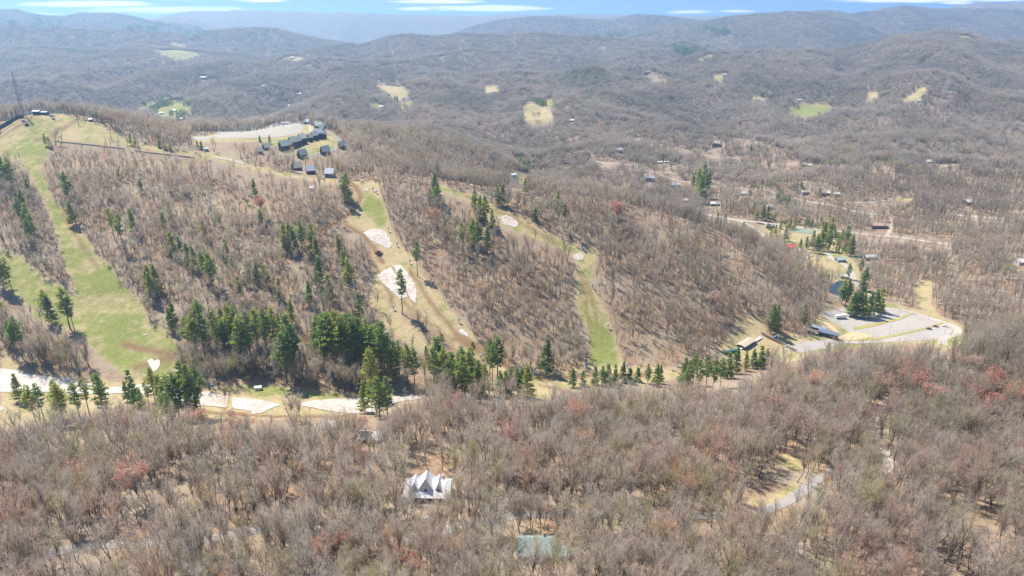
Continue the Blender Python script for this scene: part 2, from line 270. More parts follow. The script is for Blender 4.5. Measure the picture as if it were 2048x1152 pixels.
LOT = [(1642,628),(1665,617),(1700,616),(1760,613),(1800,621),(1850,634),(1890,648),(1908,660),(1895,672),(1868,680),(1800,683),(1740,686),(1690,686),(1650,698),(1600,706),(1565,698),(1590,686),(1640,681),(1692,673),(1706,668),(1684,656),(1664,645)]
TOPLOT = [(385,274),(430,270),(500,262),(545,252),(560,247),(608,246),(607,257),(600,266),(560,274),(500,277),(430,278),(385,280)]
DRIVES = [[(830,1000),(900,998),(905,1010),(835,1014)],[(1395,715),(1395,715),(1395,715)]]
COURT = [(1584,459),(1600,457.5),(1629,463),(1629,468),(1600,466),(1584,463.5)]
POND = [(1655,592),(1660,574),(1678,570),(1692,573),(1690,590),(1684,606),(1668,606)]
SNOW = [[(0,738),(35,741),(75,752),(130,756),(180,768),(215,775),(245,774),(290,768),(330,774),(380,782),(420,784),(449,791),(446,816),(420,812),(380,810),(330,796),(250,788),(200,788),(110,786),(60,784),(0,784)],
 [(464,795),(520,799),(545,805),(563,809),(540,818),(525,826),(505,829),(500,822),(463,817)],[(584,810),(620,802),(660,798),(720,796),(780,794),(850,790),(848,797),(790,806),(745,826),(700,827),(660,823),(635,818),(610,813)],
 [(294,722),(303,717),(309,722),(317,719),(321,728),(315,739),(309,743),(300,735)],[(727,466),(745,457),(760,458),(772,465),(780,478),(784,490),(776,498),(760,490),(740,480)],
 [(754,551),(768,541),(782,535),(800,565),(816,594),(800,598),(780,580),(765,566)],[(788,532),(800,530),(815,545),(828,565),(834,582),(831,606),(822,600),(806,566)],[(917,661),(925,659),(938,668),(935,674),(922,669)],[(995,435),(1010,430),(1025,435),(1038,448),(1032,455),(1010,450)],
 [(1145,512),(1150,507),(1160,506),(1168,511),(1166,519),(1157,521),(1148,519)],[(862,800),(900,790),(935,784),(941,794),(890,802)],[(0,813),(9,818),(0,824)],[(285,668),(293,668),(293,671),(285,671)],[(728,379),(736,377),(737,381),(729,382)],[(478,545),(486,540),(488,543),(480,548)],[(470,562),(474,560),(474,564)],[(620,580),(626,577),(628,581)],[(1250,757),(1262,754),(1264,760),(1252,762)]]

PX, PY = project(X, YY, ZT)
jit = np.clip(700/YY, .25, 2.2)
JX = PX+5*jit*fbm(X/9, YY/9, 3, 40); JY = PY+3*jit*fbm(X/9+50, YY/9, 3, 41)
VISB = (SL >= CM-1e-6) & (PX > -60) & (PX < 2110) & (PY < 1200)
g = np.zeros(X.shape); gr = np.zeros(X.shape); mud = np.zeros(X.shape); sparse = np.zeros(X.shape)
for k, (gv, poly) in enumerate(GRASS):
    m = inpoly(JX, JY, poly) & VISB
    if k in SPARSE: sparse[m] = 1; gr[m & (g == 0)] = gv; g[m] = np.maximum(g[m], .55)
    else:
        g[m] = 1; gr[m] = gv
        sparse[m] = 1 if k in GROVE and poly[0] == (1560,450) else 0
for pts, w in MUD:
    d = linedist(JX, JY, pts); mud = np.maximum(mud, np.where(VISB, sstep(w*1.25, w*.5, d), 0))
clear = np.where((g > .7) & (sparse == 0), 1.0, 0.0)
for nm, hw, ck, pts in ROADS:
    q = [at(*p) for p in pts]; mm = np.mean([mpp(v) for v in q])
    d = linedist(PX, PY, pts); clear = np.maximum(clear, np.where(VISB & (d < hw/mm*(1.1 if pts[0][1] < 900 else .8)+.8), 1, 0))
for poly in (LOT, TOPLOT, COURT, POND): clear[inpoly(PX, PY, poly) & VISB] = 1
CLEARS = []                                   # round clearings (world x, y, r) round buildings
def blur(a, n=1):
    for _ in range(n):
        b = a.copy(); b[1:-1, 1:-1] = (a[1:-1, 1:-1]*2+a[:-2, 1:-1]+a[2:, 1:-1]+a[1:-1, :-2]+a[1:-1, 2:])/6; a = b
    return a
gB = blur(g, 2); grB = blur(gr, 5); mudB = blur(mud, 1)

# ------------------------------------------------------------------ materials
def mat(name): m = bpy.data.materials.new(name); m.use_nodes = True; return m, m.node_tree.nodes, m.node_tree.links
def nmix(n, l, f, a, b, t='MIX'):
    x = n.new('ShaderNodeMix'); x.data_type = 'RGBA'; x.blend_type = t
    for i, v in ((0, f), (6, a), (7, b)):
        if hasattr(v, 'links'): l.new(v, x.inputs[i])
        else: x.inputs[i].default_value = v if i == 0 else (*v, 1)
    return x.outputs[2]
def nnoise(n, l, scale, detail=4, rough=.6, vec=None, dim=None):
    x = n.new('ShaderNodeTexNoise'); x.inputs['Scale'].default_value = scale; x.inputs['Detail'].default_value = detail; x.inputs['Roughness'].default_value = rough
    if vec is not None: l.new(vec, x.inputs['Vector'])
    return x.outputs['Fac']
def nramp(n, l, f, stops):
    x = n.new('ShaderNodeValToRGB'); e = x.color_ramp.elements
    while len(e) < len(stops): e.new(.5)
    for s, (p, c) in zip(e, stops): s.position = p; s.color = (*c, 1) if len(c) == 3 else c
    l.new(f, x.inputs[0]); return x.outputs[0]
def geo_pos(n): return n.new('ShaderNodeNewGeometry').outputs['Position']
def paint(name, col, rough=.6, var=.12, scale=1.5, spec=.3, metal=0.0, bump=0):
    m, n, l = mat(name); b = n['Principled BSDF']; b.inputs['Roughness'].default_value = rough; b.inputs['Specular IOR Level'].default_value = spec; b.inputs['Metallic'].default_value = metal
    t = n.new('ShaderNodeTexCoord').outputs['Object']; f = nnoise(n, l, scale, 5, .65, t)
    l.new(nmix(n, l, f, tuple(c*(1-var*1.6) for c in col), tuple(min(1, c*(1+var*1.6)) for c in col)), b.inputs['Base Color'])
    return m
MC = {}
def pm(col, rough=.65, **k):
    key = (tuple(round(c, 3) for c in col), rough)
    if key not in MC: MC[key] = paint('paint_%d' % len(MC), col, rough, **k)
    return MC[key]
# terrain
GM, n, l = mat('terrain'); b = n['Principled BSDF']; b.inputs['Roughness'].default_value = .95; b.inputs['Specular IOR Level'].default_value = .1
pos = geo_pos(n); at_ = n.new('ShaderNodeAttribute'); at_.attribute_name = 'mask'; sep = n.new('ShaderNodeSeparateColor'); l.new(at_.outputs['Color'], sep.inputs[0])
n1 = nnoise(n, l, .35, 6, .7, pos); n2 = nnoise(n, l, .03, 5, .6, pos); n3 = nnoise(n, l, .008, 4, .55, pos)
litter = nmix(n, l, nramp(n, l, n1, [(.3, (0, 0, 0)), (.7, (1, 1, 1))]), (.14, .095, .064), (.325, .23, .155))
litter = nmix(n, l, nramp(n, l, n2, [(.42, (0, 0, 0)), (.62, (1, 1, 1))]), litter, (.27, .22, .16))
green = nmix(n, l, nramp(n, l, n1, [(.3, (0, 0, 0)), (.7, (1, 1, 1))]), (.135, .158, .04), (.225, .238, .078))
tan = nmix(n, l, nramp(n, l, n1, [(.3, (0, 0, 0)), (.7, (1, 1, 1))]), (.265, .208, .11), (.405, .335, .20))
def nm(op, a, bb):
    x = n.new('ShaderNodeMath'); x.operation = op
    for i, v in enumerate((a, bb)):
        if isinstance(v, (int, float)): x.inputs[i].default_value = v
        else: l.new(v, x.inputs[i])
    return x.outputs[0]
gsel = nm('ADD', sep.outputs[1], nm('MULTIPLY', nm('SUBTRACT', nm('ADD', nm('MULTIPLY', n2, .7), nm('MULTIPLY', nnoise(n, l, .11, 5, .65, pos), .7)), .7), 2.6))
gsel = nramp(n, l, gsel, [(.22, (0, 0, 0)), (.78, (1, 1, 1))])
gcol = nmix(n, l, gsel, tan, green)
col = nmix(n, l, sep.outputs[0], litter, gcol)
mudc = nmix(n, l, n1, (.11, .065, .035), (.27, .175, .10)); col = nmix(n, l, sep.outputs[2], col, mudc)
n4 = nnoise(n, l, .045, 6, .75, pos)
canopy = nmix(n, l, nramp(n, l, n4, [(.35, (0, 0, 0)), (.65, (1, 1, 1))]), (.13, .10, .085), (.27, .215, .18))
canopy = nmix(n, l, nramp(n, l, n3, [(.55, (0, 0, 0)), (.68, (1, 1, 1))]), canopy, (.15, .16, .12))
fat = n.new('ShaderNodeAttribute'); fat.attribute_name = 'canopy'
col = nmix(n, l, fat.outputs['Fac'], col, canopy)
l.new(col, b.inputs['Base Color'])
bp = n.new('ShaderNodeBump'); bp.inputs['Strength'].default_value = .6; bp.inputs['Distance'].default_value = .5; l.new(n1, bp.inputs['Height'])
bp2 = n.new('ShaderNodeBump'); bp2.inputs['Distance'].default_value = 14; l.new(nm('MULTIPLY', fat.outputs['Fac'], .9), bp2.inputs['Strength']); l.new(n4, bp2.inputs['Height']); l.new(bp.outputs[0], bp2.inputs['Normal'])
l.new(bp2.outputs[0], b.inputs['Normal'])
def surf(name, stops, scale, rough=.9, bumps=.3, stretch=None):
    m, n, l = mat(name); b = n['Principled BSDF']; b.inputs['Roughness'].default_value = rough; b.inputs['Specular IOR Level'].default_value = .15
    pos = geo_pos(n); f1 = nnoise(n, l, scale, 6, .7, pos); f2 = nnoise(n, l, scale*.12, 4, .6, pos)
    x = n.new('ShaderNodeMath'); x.operation = 'MULTIPLY_ADD'; l.new(f1, x.inputs[0]); x.inputs[1].default_value = .6
    y = n.new('ShaderNodeMath'); y.operation = 'MULTIPLY'; l.new(f2, y.inputs[0]); y.inputs[1].default_value = .4; l.new(y.outputs[0], x.inputs[2])
    l.new(nramp(n, l, x.outputs[0], stops), b.inputs['Base Color'])
    q = n.new('ShaderNodeBump'); q.inputs['Strength'].default_value = bumps; q.inputs['Distance'].default_value = .3; l.new(f1, q.inputs['Height']); l.new(q.outputs[0], b.inputs['Normal'])
    return m
SURF = {'asphalt': surf('worn_asphalt', [(.3, (.20, .19, .178)), (.7, (.32, .30, .28))], .5), 'gravel': surf('pale_gravel', [(.3, (.30, .275, .235)), (.7, (.42, .385, .335))], .6),
 'dirt': surf('dirt', [(.3, (.29, .235, .18)), (.7, (.42, .355, .285))], .5), 'mud': surf('brown_mud', [(.3, (.13, .075, .04)), (.7, (.27, .17, .095))], .6), 'lot': surf('weathered_lot', [(.3, (.25, .23, .208)), (.5, (.325, .30, .272)), (.72, (.39, .362, .33))], .25),
 'toplot': surf('pale_lot', [(.3, (.27, .25, .212)), (.7, (.36, .335, .287))], .3), 'snow': surf('old_snow', [(.36, (.28, .215, .15)), (.43, (.36, .31, .26)), (.51, (.42, .385, .35)), (.66, (.475, .45, .42))], .3, .6, .5),
 'court': surf('court', [(.3, (.15, .21, .17)), (.7, (.20, .27, .21))], .3), 'grass': surf('verge_grass', [(.3, (.22, .21, .07)), (.7, (.36, .31, .13))], .5), 'soil': surf('bare_soil', [(.3, (.45, .30, .17)), (.7, (.58, .43, .27))], .4)}
WATER, n, l = mat('pond_water'); b = n['Principled BSDF']; b.inputs['Base Color'].default_value = (.03, .05, .06, 1); b.inputs['Roughness'].default_value = .08
q = n.new('ShaderNodeBump'); q.inputs['Strength'].default_value = .15; l.new(nnoise(n, l, 1.2, 3, .5, geo_pos(n)), q.inputs['Height']); l.new(q.outputs[0], b.inputs['Normal'])
def tree_mat(name, stops, patch=None, rough=.85, transl=0.0):
    m, n, l = mat(name); b = n['Principled BSDF']; b.inputs['Roughness'].default_value = rough; b.inputs['Specular IOR Level'].default_value = .12
    oi = n.new('ShaderNodeObjectInfo'); f = oi.outputs['Random']
    c = nramp(n, l, f, stops)
    if patch:
        pl = nnoise(n, l, .0035, 4, .65, oi.outputs['Location']); c = nmix(n, l, 1.0, c, nramp(n, l, pl, [(.38, (.66, .68, .66)), (.60, (1.0, 1.0, 1.0))]), 'MULTIPLY')
        pn = nnoise(n, l, .012, 3, .6, oi.outputs['Location']); c = nmix(n, l, nramp(n, l, pn, [(.5, (0, 0, 0)), (.68, (.75, .75, .75))]), c, patch)
    t = nnoise(n, l, 1.1, 4, .7, geo_pos(n)); c = nmix(n, l, nramp(n, l, t, [(.3, (.62, .62, .62)), (.7, (1.25, 1.25, 1.25))]), (0, 0, 0), c, 'MIX') if False else nmix(n, l, 1.0, c, nramp(n, l, t, [(.3, (.80, .80, .80)), (.7, (1, 1, 1))]), 'MULTIPLY')
    l.new(c, b.inputs['Base Color'])
    if transl:
        tr = n.new('ShaderNodeBsdfTranslucent'); l.new(c, tr.inputs['Color']); ms = n.new('ShaderNodeMixShader'); ms.inputs[0].default_value = transl
        l.new(b.outputs[0], ms.inputs[1]); l.new(tr.outputs[0], ms.inputs[2]); l.new(ms.outputs[0], n['Material Output'].inputs['Surface'])
    return m
BARK = tree_mat('bark', [(0, (.10, .08, .063)), (.5, (.16, .132, .108)), (1, (.23, .20, .165))])
TWIG = tree_mat('twigs', [(0, (.47, .385, .305)), (.3, (.65, .56, .455)), (.56, (.74, .67, .575)), (.64, (.58, .52, .33)), (.74, (.60, .55, .29)), (.80, (.68, .52, .40)), (.90, (.62, .52, .43)), (.95, (.70, .46, .35)), (1, (.74, .45, .28))], (.68, .56, .47), .85, .58)
TWIGF = tree_mat('far_twigs', [(0, (.47, .385, .305)), (.3, (.65, .56, .455)), (.56, (.74, .67, .575)), (.64, (.58, .52, .33)), (.74, (.60, .55, .29)), (.80, (.68, .52, .40)), (.90, (.62, .52, .43)), (.95, (.70, .46, .35)), (1, (.74, .45, .28))], (.68, .56, .47), .85, .28)
BUDR = tree_mat('red_buds', [(0, (.62, .31, .25)), (.5, (.63, .37, .29)), (.8, (.68, .42, .28)), (1, (.60, .44, .37))], None, .85, .45)
NEED = tree_mat('needles', [(0, (.50, .54, .13)), (.3, (.37, .47, .13)), (.6, (.28, .41, .14)), (.8, (.33, .44, .13)), (1, (.54, .55, .14))], None, .6, .58)
PBARK = tree_mat('pine_bark', [(0, (.12, .095, .08)), (1, (.19, .16, .13))])

# ------------------------------------------------------------------ mesh helpers
def mk(name, verts, faces, material, parent=None, smooth=False):
    me = bpy.data.meshes.new(name); me.from_pydata([tuple(v) for v in verts], [], [tuple(f) for f in faces])
    for m in (material if isinstance(material, (list, tuple)) else [material]): me.materials.append(m)
    if smooth: me.polygons.foreach_set('use_smooth', [True]*len(me.polygons))
    me.update(); o = bpy.data.objects.new(name, me); C.objects.link(o)
    if parent: o.parent = parent
    return o
def npmesh(name, V, tris, mats, midx=None):
    me = bpy.data.meshes.new(name); V = np.asarray(V, np.float32); T = np.asarray(tris, np.int32)
    k = T.shape[1]
    me.vertices.add(len(V)); me.vertices.foreach_set('co', V.ravel()); me.loops.add(T.size); me.loops.foreach_set('vertex_index', T.ravel())
    me.polygons.add(len(T)); me.polygons.foreach_set('loop_start', np.arange(0, T.size, k, dtype=np.int32)); me.polygons.foreach_set('loop_total', np.full(len(T), k, np.int32))
    for m in mats: me.materials.append(m)
    if midx is not None: me.polygons.foreach_set('material_index', np.asarray(midx, np.int32))
    me.update(calc_edges=True); return me
class MB:
    def __init__(s): s.v = []; s.f = []
    def add(s, v, f):
        k = len(s.v); s.v += [tuple(p) for p in v]; s.f += [tuple(i+k for i in q) for q in f]; return s
    def box(s, x0, x1, y0, y1, z0, z1):
        return s.add([(x0,y0,z0),(x1,y0,z0),(x1,y1,z0),(x0,y1,z0),(x0,y0,z1),(x1,y0,z1),(x1,y1,z1),(x0,y1,z1)], [(0,3,2,1),(4,5,6,7),(0,1,5,4),(1,2,6,5),(2,3,7,6),(3,0,4,7)])
    def tube(s, p, q, r0, r1=None, k=8, caps=True):
        r1 = r0 if r1 is None else r1; p = Vector(p); q = Vector(q); d = (q-p).normalized()
        a = d.orthogonal().normalized(); b = d.cross(a); v = []
        for c, r in ((p, r0), (q, r1)):
            for i in range(k): t = 2*math.pi*i/k; v.append(c+a*math.cos(t)*r+b*math.sin(t)*r)
        f = [(i, (i+1) % k, k+(i+1) % k, k+i) for i in range(k)]
        if caps: f += [tuple(range(k-1, -1, -1)), tuple(range(k, 2*k))]
        return s.add(v, f)
    def prism(s, prof, y0, y1):                # profile in x,z extruded in y
        k = len(prof); v = [(x, y0, z) for x, z in prof]+[(x, y1, z) for x, z in prof]
        return s.add(v, [tuple(range(k)), tuple(range(2*k-1, k-1, -1))]+[(i, k+i, k+(i+1) % k, (i+1) % k) for i in range(k)])
    def go(s, name, m, parent=None, smooth=False): return mk(name, s.v, s.f, m, parent, smooth)
def tag(o, label=None, cat=None, group=None, kind=None):
    for k, v in (('label', label), ('category', cat), ('group', group), ('kind', kind)):
        if v: o[k] = v
    return o
def thing(name, label, cat, loc, rz=0, group=None):
    o = bpy.data.objects.new(name, None); C.objects.link(o); o.empty_display_size = .5
    o.location = loc; o.rotation_euler = (0, 0, R(rz)); return tag(o, label, cat, group)
def copy_tree(o, parent=None):
    c = o.copy(); C.objects.link(c); c.parent = parent
    for ch in list(o.children): copy_tree(ch, c)
    return c

# ------------------------------------------------------------------ the ground sheet
def build_ground():
    V = np.stack([X, YY, ZT+CZ], -1).reshape(-1, 3)
    i = np.arange(NR*NC).reshape(NR, NC)
    Q = np.stack([i[:-1, :-1], i[:-1, 1:], i[1:, 1:], i[1:, :-1]], -1).reshape(-1, 4)
    me = npmesh('terrain', V, Q, [GM]); me.polygons.foreach_set('use_smooth', np.ones(len(Q), bool))
    a = me.attributes.new('mask', 'FLOAT_COLOR', 'POINT'); a.data.foreach_set('color', np.stack([gB, grB, mudB, np.ones_like(gB)], -1).astype(np.float32).ravel())
    cn = sstep(850, 2600, YY)*(1-np.clip(gB, 0, 1)); a = me.attributes.new('canopy', 'FLOAT', 'POINT'); a.data.foreach_set('value', cn.astype(np.float32).ravel())
    o = bpy.data.objects.new('terrain', me); C.objects.link(o); return tag(o, kind='structure')
build_ground()
def drape(name, poly_px, m, off, step=None, world=None, kind='structure'):
    pts = world if world is not None else [at(*p) for p in poly_px]
    P2 = [Vector((p.x, p.y)) for p in pts]
    L = sum((P2[i]-P2[i-1]).length for i in range(len(P2)))
    step = step or max(1.6, min(6, L/70))
    B = []
    for i in range(len(P2)):
        a, b = P2[i], P2[(i+1) % len(P2)]; k = max(1, int((b-a).length/step))
        for j in range(k):
            p = a.lerp(b, j/k)
            if world is None and kind == 'snow': p = p+Vector((random.uniform(-.45, .45), random.uniform(-.6, .6)))
            B.append(p)
    xs = np.array([p.x for p in B]); ys = np.array([p.y for p in B])
    gx, gy = np.meshgrid(np.arange(xs.min(), xs.max(), step), np.arange(ys.min(), ys.max(), step)); gx = gx+rng.uniform(-.2, .2, gx.shape)*step
    q = np.stack([xs, ys], 1); ins = inpoly(gx.ravel(), gy.ravel(), q); gi = np.stack([gx.ravel()[ins], gy.ravel()[ins]], 1)
    allv = B+[Vector((a, b)) for a, b in gi]
    nb = len(B); r = geometry.delaunay_2d_cdt(allv, [(i, (i+1) % nb) for i in range(nb)], [], 1, 1e-4)
    v2 = np.array([(p.x, p.y) for p in r[0]]); z = hgt(v2[:, 0], v2[:, 1])+CZ+off
    fs = [f for f in r[2]]
    cen = np.array([v2[list(f)].mean(0) for f in fs]); ok = inpoly(cen[:, 0], cen[:, 1], q)
    o = mk(name, np.column_stack([v2, z]), [f for f, k in zip(fs, ok) if k], m, None, True)
    return tag(o, kind='structure')
def strip(name, px_pts, hw, m, off):
    pts = [at(*p) for p in px_pts]; pts = [Vector((p.x, p.y)) for p in pts]
    D = []
    for i in range(len(pts)-1):                     # Catmull-Rom
        p0, p1, p2, p3 = pts[max(i-1, 0)], pts[i], pts[i+1], pts[min(i+2, len(pts)-1)]
        k = max(2, int((p2-p1).length/4))
        for j in range(k):
            t = j/k; D.append(.5*((2*p1)+(p2-p0)*t+(2*p0-5*p1+4*p2-p3)*t*t+(3*p1-p0-3*p2+p3)*t**3))
    D.append(pts[-1]); V, Fc = [], []; nw = 5
    for i, p in enumerate(D):
        d = (D[min(i+1, len(D)-1)]-D[max(i-1, 0)]); d = d.normalized() if d.length > 0 else Vector((1, 0)); nn = Vector((-d.y, d.x)); w = hw*(1+random.uniform(-.08, .08))
        for j in range(nw):
            q = p+nn*w*(j/(nw-1)*2-1); V.append((q.x, q.y, float(hgt(q.x, q.y))+CZ+off))
        if i: Fc += [((i-1)*nw+j, (i-1)*nw+j+1, i*nw+j+1, i*nw+j) for j in range(nw-1)]
    return tag(mk(name, V, Fc, m, None, True), kind='structure')
for pts, w in MUD[:4]+MUD[5:6]+MUD[9:10]:
    strip('dirt_track', pts, w*mpp(at(*pts[0]))*.42, SURF['mud' if pts[0][0] > 600 else 'dirt'], .12)
for nm_, hw, ck, pts in ROADS: strip(nm_, pts, hw, SURF[ck], .16 if pts[0][1] > 500 else .35)
drape('parking_lot', LOT, SURF['lot'], .10); drape('parking_lot', TOPLOT, SURF['toplot'], .18)
drape('grass_strip', [(1705,655),(1720,652),(1760,645),(1800,635),(1822,626),(1832,627),(1800,640),(1760,650),(1720,659),(1708,660)], SURF['grass'], .26)
drape('grass_strip', [(1700,677),(1760,675),(1800,667),(1850,656),(1885,644),(1890,646),(1850,660),(1800,671),(1760,680),(1705,682)], SURF['grass'], .26)
drape('bare_soil', [(1672,676),(1700,664),(1735,668),(1742,675),(1700,681),(1680,683)], SURF['soil'], .34)
drape('bare_soil', [(1640,648),(1655,645),(1668,655),(1680,668),(1668,672),(1650,660)], SURF['soil'], .2)
drape('tennis_court', COURT, SURF['court'], .3)
drape('driveway', DRIVES[0], SURF['asphalt'], .15)
for s_ in SNOW: drape('snow_patch', s_, SURF['snow'], .3, None, None, 'snow')
pw = [at(*p) for p in POND]; pz = float(np.mean([p.z for p in pw]))
tag(mk('pond', [(p.x, p.y, pz+.6) for p in pw], [tuple(range(len(pw)))], WATER), kind='structure')

# ------------------------------------------------------------------ tree models
def seg_tubes(segs, k):
    V, T = [], []; o = 0
    for p, q, r0, r1 in segs:
        d = q-p; L = np.linalg.norm(d); d = d/max(L, 1e-6)
        a = np.cross(d, (0.3, .2, 1) if abs(d[2]) < .9 else (1, .1, 0)); a /= np.linalg.norm(a); b = np.cross(d, a)
        for c, r in ((p, r0), (q, r1)):
            for i in range(k): t = 2*math.pi*i/k; V.append(c+a*math.cos(t)*r+b*math.sin(t)*r)
        for i in range(k):
            j = (i+1) % k; T.append((o+i, o+j, o+k+j)); T.append((o+i, o+k+j, o+k+i))
        o += 2*k
    return np.array(V).reshape(-1, 3), np.array(T, int).reshape(-1, 3)
def unit(v): return v/np.linalg.norm(v)
def bare_tree(seed, H, lod=0, spread=1.0, buds=0):
    r = np.random.default_rng(seed); segs = []; tw = []
    def grow(p, d, L, rad, lev, nseg=3):
        q = p; out = []
        for i in range(nseg):
            d = unit(d+r.normal(0, .10+.05*lev, 3)+np.array([0, 0, .06 if lev else .02])); q2 = q+d*L/nseg
            segs.append((q, q2, rad*(1-.28*i/nseg*2), rad*(1-.28*(i+1)/nseg*2))); out.append((q2, d)); q = q2
        return out
    nst = 1 if r.random() < .72 else 2
    for s in range(nst):
        d0 = unit(np.array([r.normal(0, .06+.12*(nst-1)), r.normal(0, .06+.12*(nst-1)), 1])); fork = H*r.uniform(.40, .60)
        tr = grow(np.zeros(3)-d0*.8, d0, fork, H*.0125, 0, 4)
        top, dt = tr[-1]
        nl = r.integers(4, 7) if nst == 1 else r.integers(3, 5)
        for i in range(nl):
            az = 2*math.pi*(i+r.uniform(-.3, .3))/nl; inc = r.uniform(.12, .44)*spread
            dd = unit(np.array([math.cos(az)*math.sin(inc), math.sin(az)*math.sin(inc), math.cos(inc)]))
            b0 = tr[-1][0] if i % 2 == 0 else tr[-2][0]+(tr[-1][0]-tr[-2][0])*r.random()
            lb = grow(b0, dd, (H-fork)*r.uniform(.72, 1.08), H*.0062, 1, 4)
            for kq, (bp_, bd) in enumerate(lb):
                for _ in range(2 if lod < 2 else 1):
                    az2 = r.uniform(0, 6.28); sd_ = unit(bd+np.array([math.cos(az2), math.sin(az2), r.uniform(.1, .8)])*r.uniform(.55, .9))
                    Ls = H*r.uniform(.10, .19); sb = grow(bp_, sd_, Ls, H*.0028, 2, 2)
                    nt = {0: 9, 1: 6, 2: 4}[lod]
                    for _t in range(nt):
                        f = r.random(); base = bp_+(sb[-1][0]-bp_)*f; td = unit(sb[-1][1]+r.normal(0, .75, 3)+np.array([0, 0, .35]))
                        tw.append((base, td, H*r.uniform(.05, .11)))
    wd = {0: .03, 1: .055, 2: .21}[lod]
    V, T = [], []
    for b, d, L in tw:
        kids = [(b, d, L, wd)]
        if lod < 2:
            for _ in range(3 if lod == 0 else 2): kids.append((b+d*L*r.uniform(.25, .9), unit(d+r.normal(0, .7, 3)+np.array([0, 0, .25])), L*r.uniform(.45, .8), wd*.8))
        for p, dd, l_, w in kids:
            a = unit(np.cross(dd, r.normal(0, 1, 3))); o = len(V); V += [p-a*w, p+a*w, p+dd*l_]; T.append((o, o+1, o+2))
            if buds:
                for _ in range(buds):
                    c = p+dd*l_*r.uniform(.5, 1.05); e = r.normal(0, .16, (3, 3)); o = len(V); V += [c+e[0], c+e[1], c+e[2]]; T.append((o, o+1, o+2))
    k = {0: 5, 1: 4, 2: 3}[lod]
    thick = [s for s in segs if s[2] > H*.0035]; thin = [s for s in segs if s[2] <= H*.0035] if lod < 2 else []
    tv, tt = seg_tubes(thick, k); V = np.array(V); T = np.array(T)
    if thin: bv, bt = seg_tubes(thin, 3); T = np.concatenate([T, bt+len(V)]); V = np.concatenate([V, bv])
    return (tv, tt), (V, T)
def pine(seed, H, Rm, bare, dens=1.0, cone=False):
    r = np.random.default_rng(seed); segs = []; V, T = [], []
    bend = r.normal(0, .015, 2); p = np.array([0, 0, -.8]); nS = 6
    for i in range(nS):
        q = np.array([bend[0]*H*(i+1)/nS, bend[1]*H*(i+1)/nS, H*(i+1)/nS*.985]); segs.append((p, q, H*.013*(1-i/nS)+.03, H*.013*(1-(i+1)/nS)+.03)); p = q
    z = bare*H
    while z < H*.985:
        t = (z-bare*H)/(H-bare*H)
        prof = (1-t)**.75 if cone else (min(1, .45+1.5*t) if t < .35 else (1-(t-.35)/.65)**.62)
        nb = r.integers(5, 8)
        for i in range(nb):
            if r.random() < (.05 if cone else .12): continue
            az = r.uniform(0, 6.28); L = max(.7, Rm*prof*r.uniform(.6, 1.12)); up = r.uniform(-.12, .25)+.35*t
            d = unit(np.array([math.cos(az), math.sin(az), up])); b = np.array([bend[0]*z, bend[1]*z, z])
            segs.append((b, b+d*L*.8, .06+.012*L, .02))
            m = max(5, int(L*5.2*dens))
            for j in range(m):
                f = r.uniform(.22, 1.0)**.8; c = b+d*L*f+r.normal(0, .16+.06*L*f, 3)*np.array([1, 1, .45])
                s = r.uniform(.34, .66); e1 = unit(d+r.normal(0, .55, 3)); e2 = unit(np.cross(e1, r.normal(0, 1, 3)+np.array([0, 0, 1.2])))
                for sg in (1, .75):
                    o = len(V); tp = c+e1*s*1.25+np.array([0, 0, .12*s]); V += [c-e2*s*.55*sg, c+e2*s*.55*sg-np.array([0, 0, .1]), tp]; T.append((o, o+1, o+2)); e2 = unit(np.cross(e1, e2)+.4*e2)
        z += r.uniform(.55, 1.0)*(1.0 if H > 14 else .7)
    c = np.array([bend[0]*H, bend[1]*H, H])
    for j in range(10):
        e = r.normal(0, .3, (3, 3)); o = len(V); V += [c+e[0]*.7, c+e[1]*.7, c+np.array([0, 0, .5])+e[2]*.6]; T.append((o, o+1, o+2))
    return seg_tubes(segs, 4), (np.array(V), np.array(T))
def two(name, tr, cr, mt, mcr):
    return npmesh(name+'_trunk', *tr, [mt]), npmesh(name+'_crown', *cr, [mcr])
def joined(name, parts, mats):
    V = []; T = []; M = []; o = 0
    for (v, t), mi in parts:
        if len(v) == 0: continue
        V.append(v); T.append(t+o); M += [mi]*len(t); o += len(v)
    return npmesh(name, np.concatenate(V), np.concatenate(T), mats, M)
BH = [23, 20, 26, 22, 18, 25, 27, 21]
BT = [bare_tree(100+i, BH[i], 0, [1, 1.15, .8, 1.1, 1.2, .9, .75, 1.0][i]) for i in range(8)]
bare_me = [two('bare', *t, BARK, TWIG) for t in BT]
red_me = [two('red', *bare_tree(200+i, 19, 0, 1.25, 2), BARK, BUDR) for i in range(3)]
PSPEC = [(22, 3.6, .32, 1, False), (25, 4.0, .40, 1, False), (19, 3.7, .18, 1.1, False), (23, 3.3, .45, .9, False), (15, 3.6, .06, 1.2, True), (11, 2.9, .04, 1.2, True), (20, 4.4, .12, 1.2, True)]
pine_me = [two('pine', *pine(300+i, *s), PBARK, NEED) for i, s in enumerate(PSPEC)]

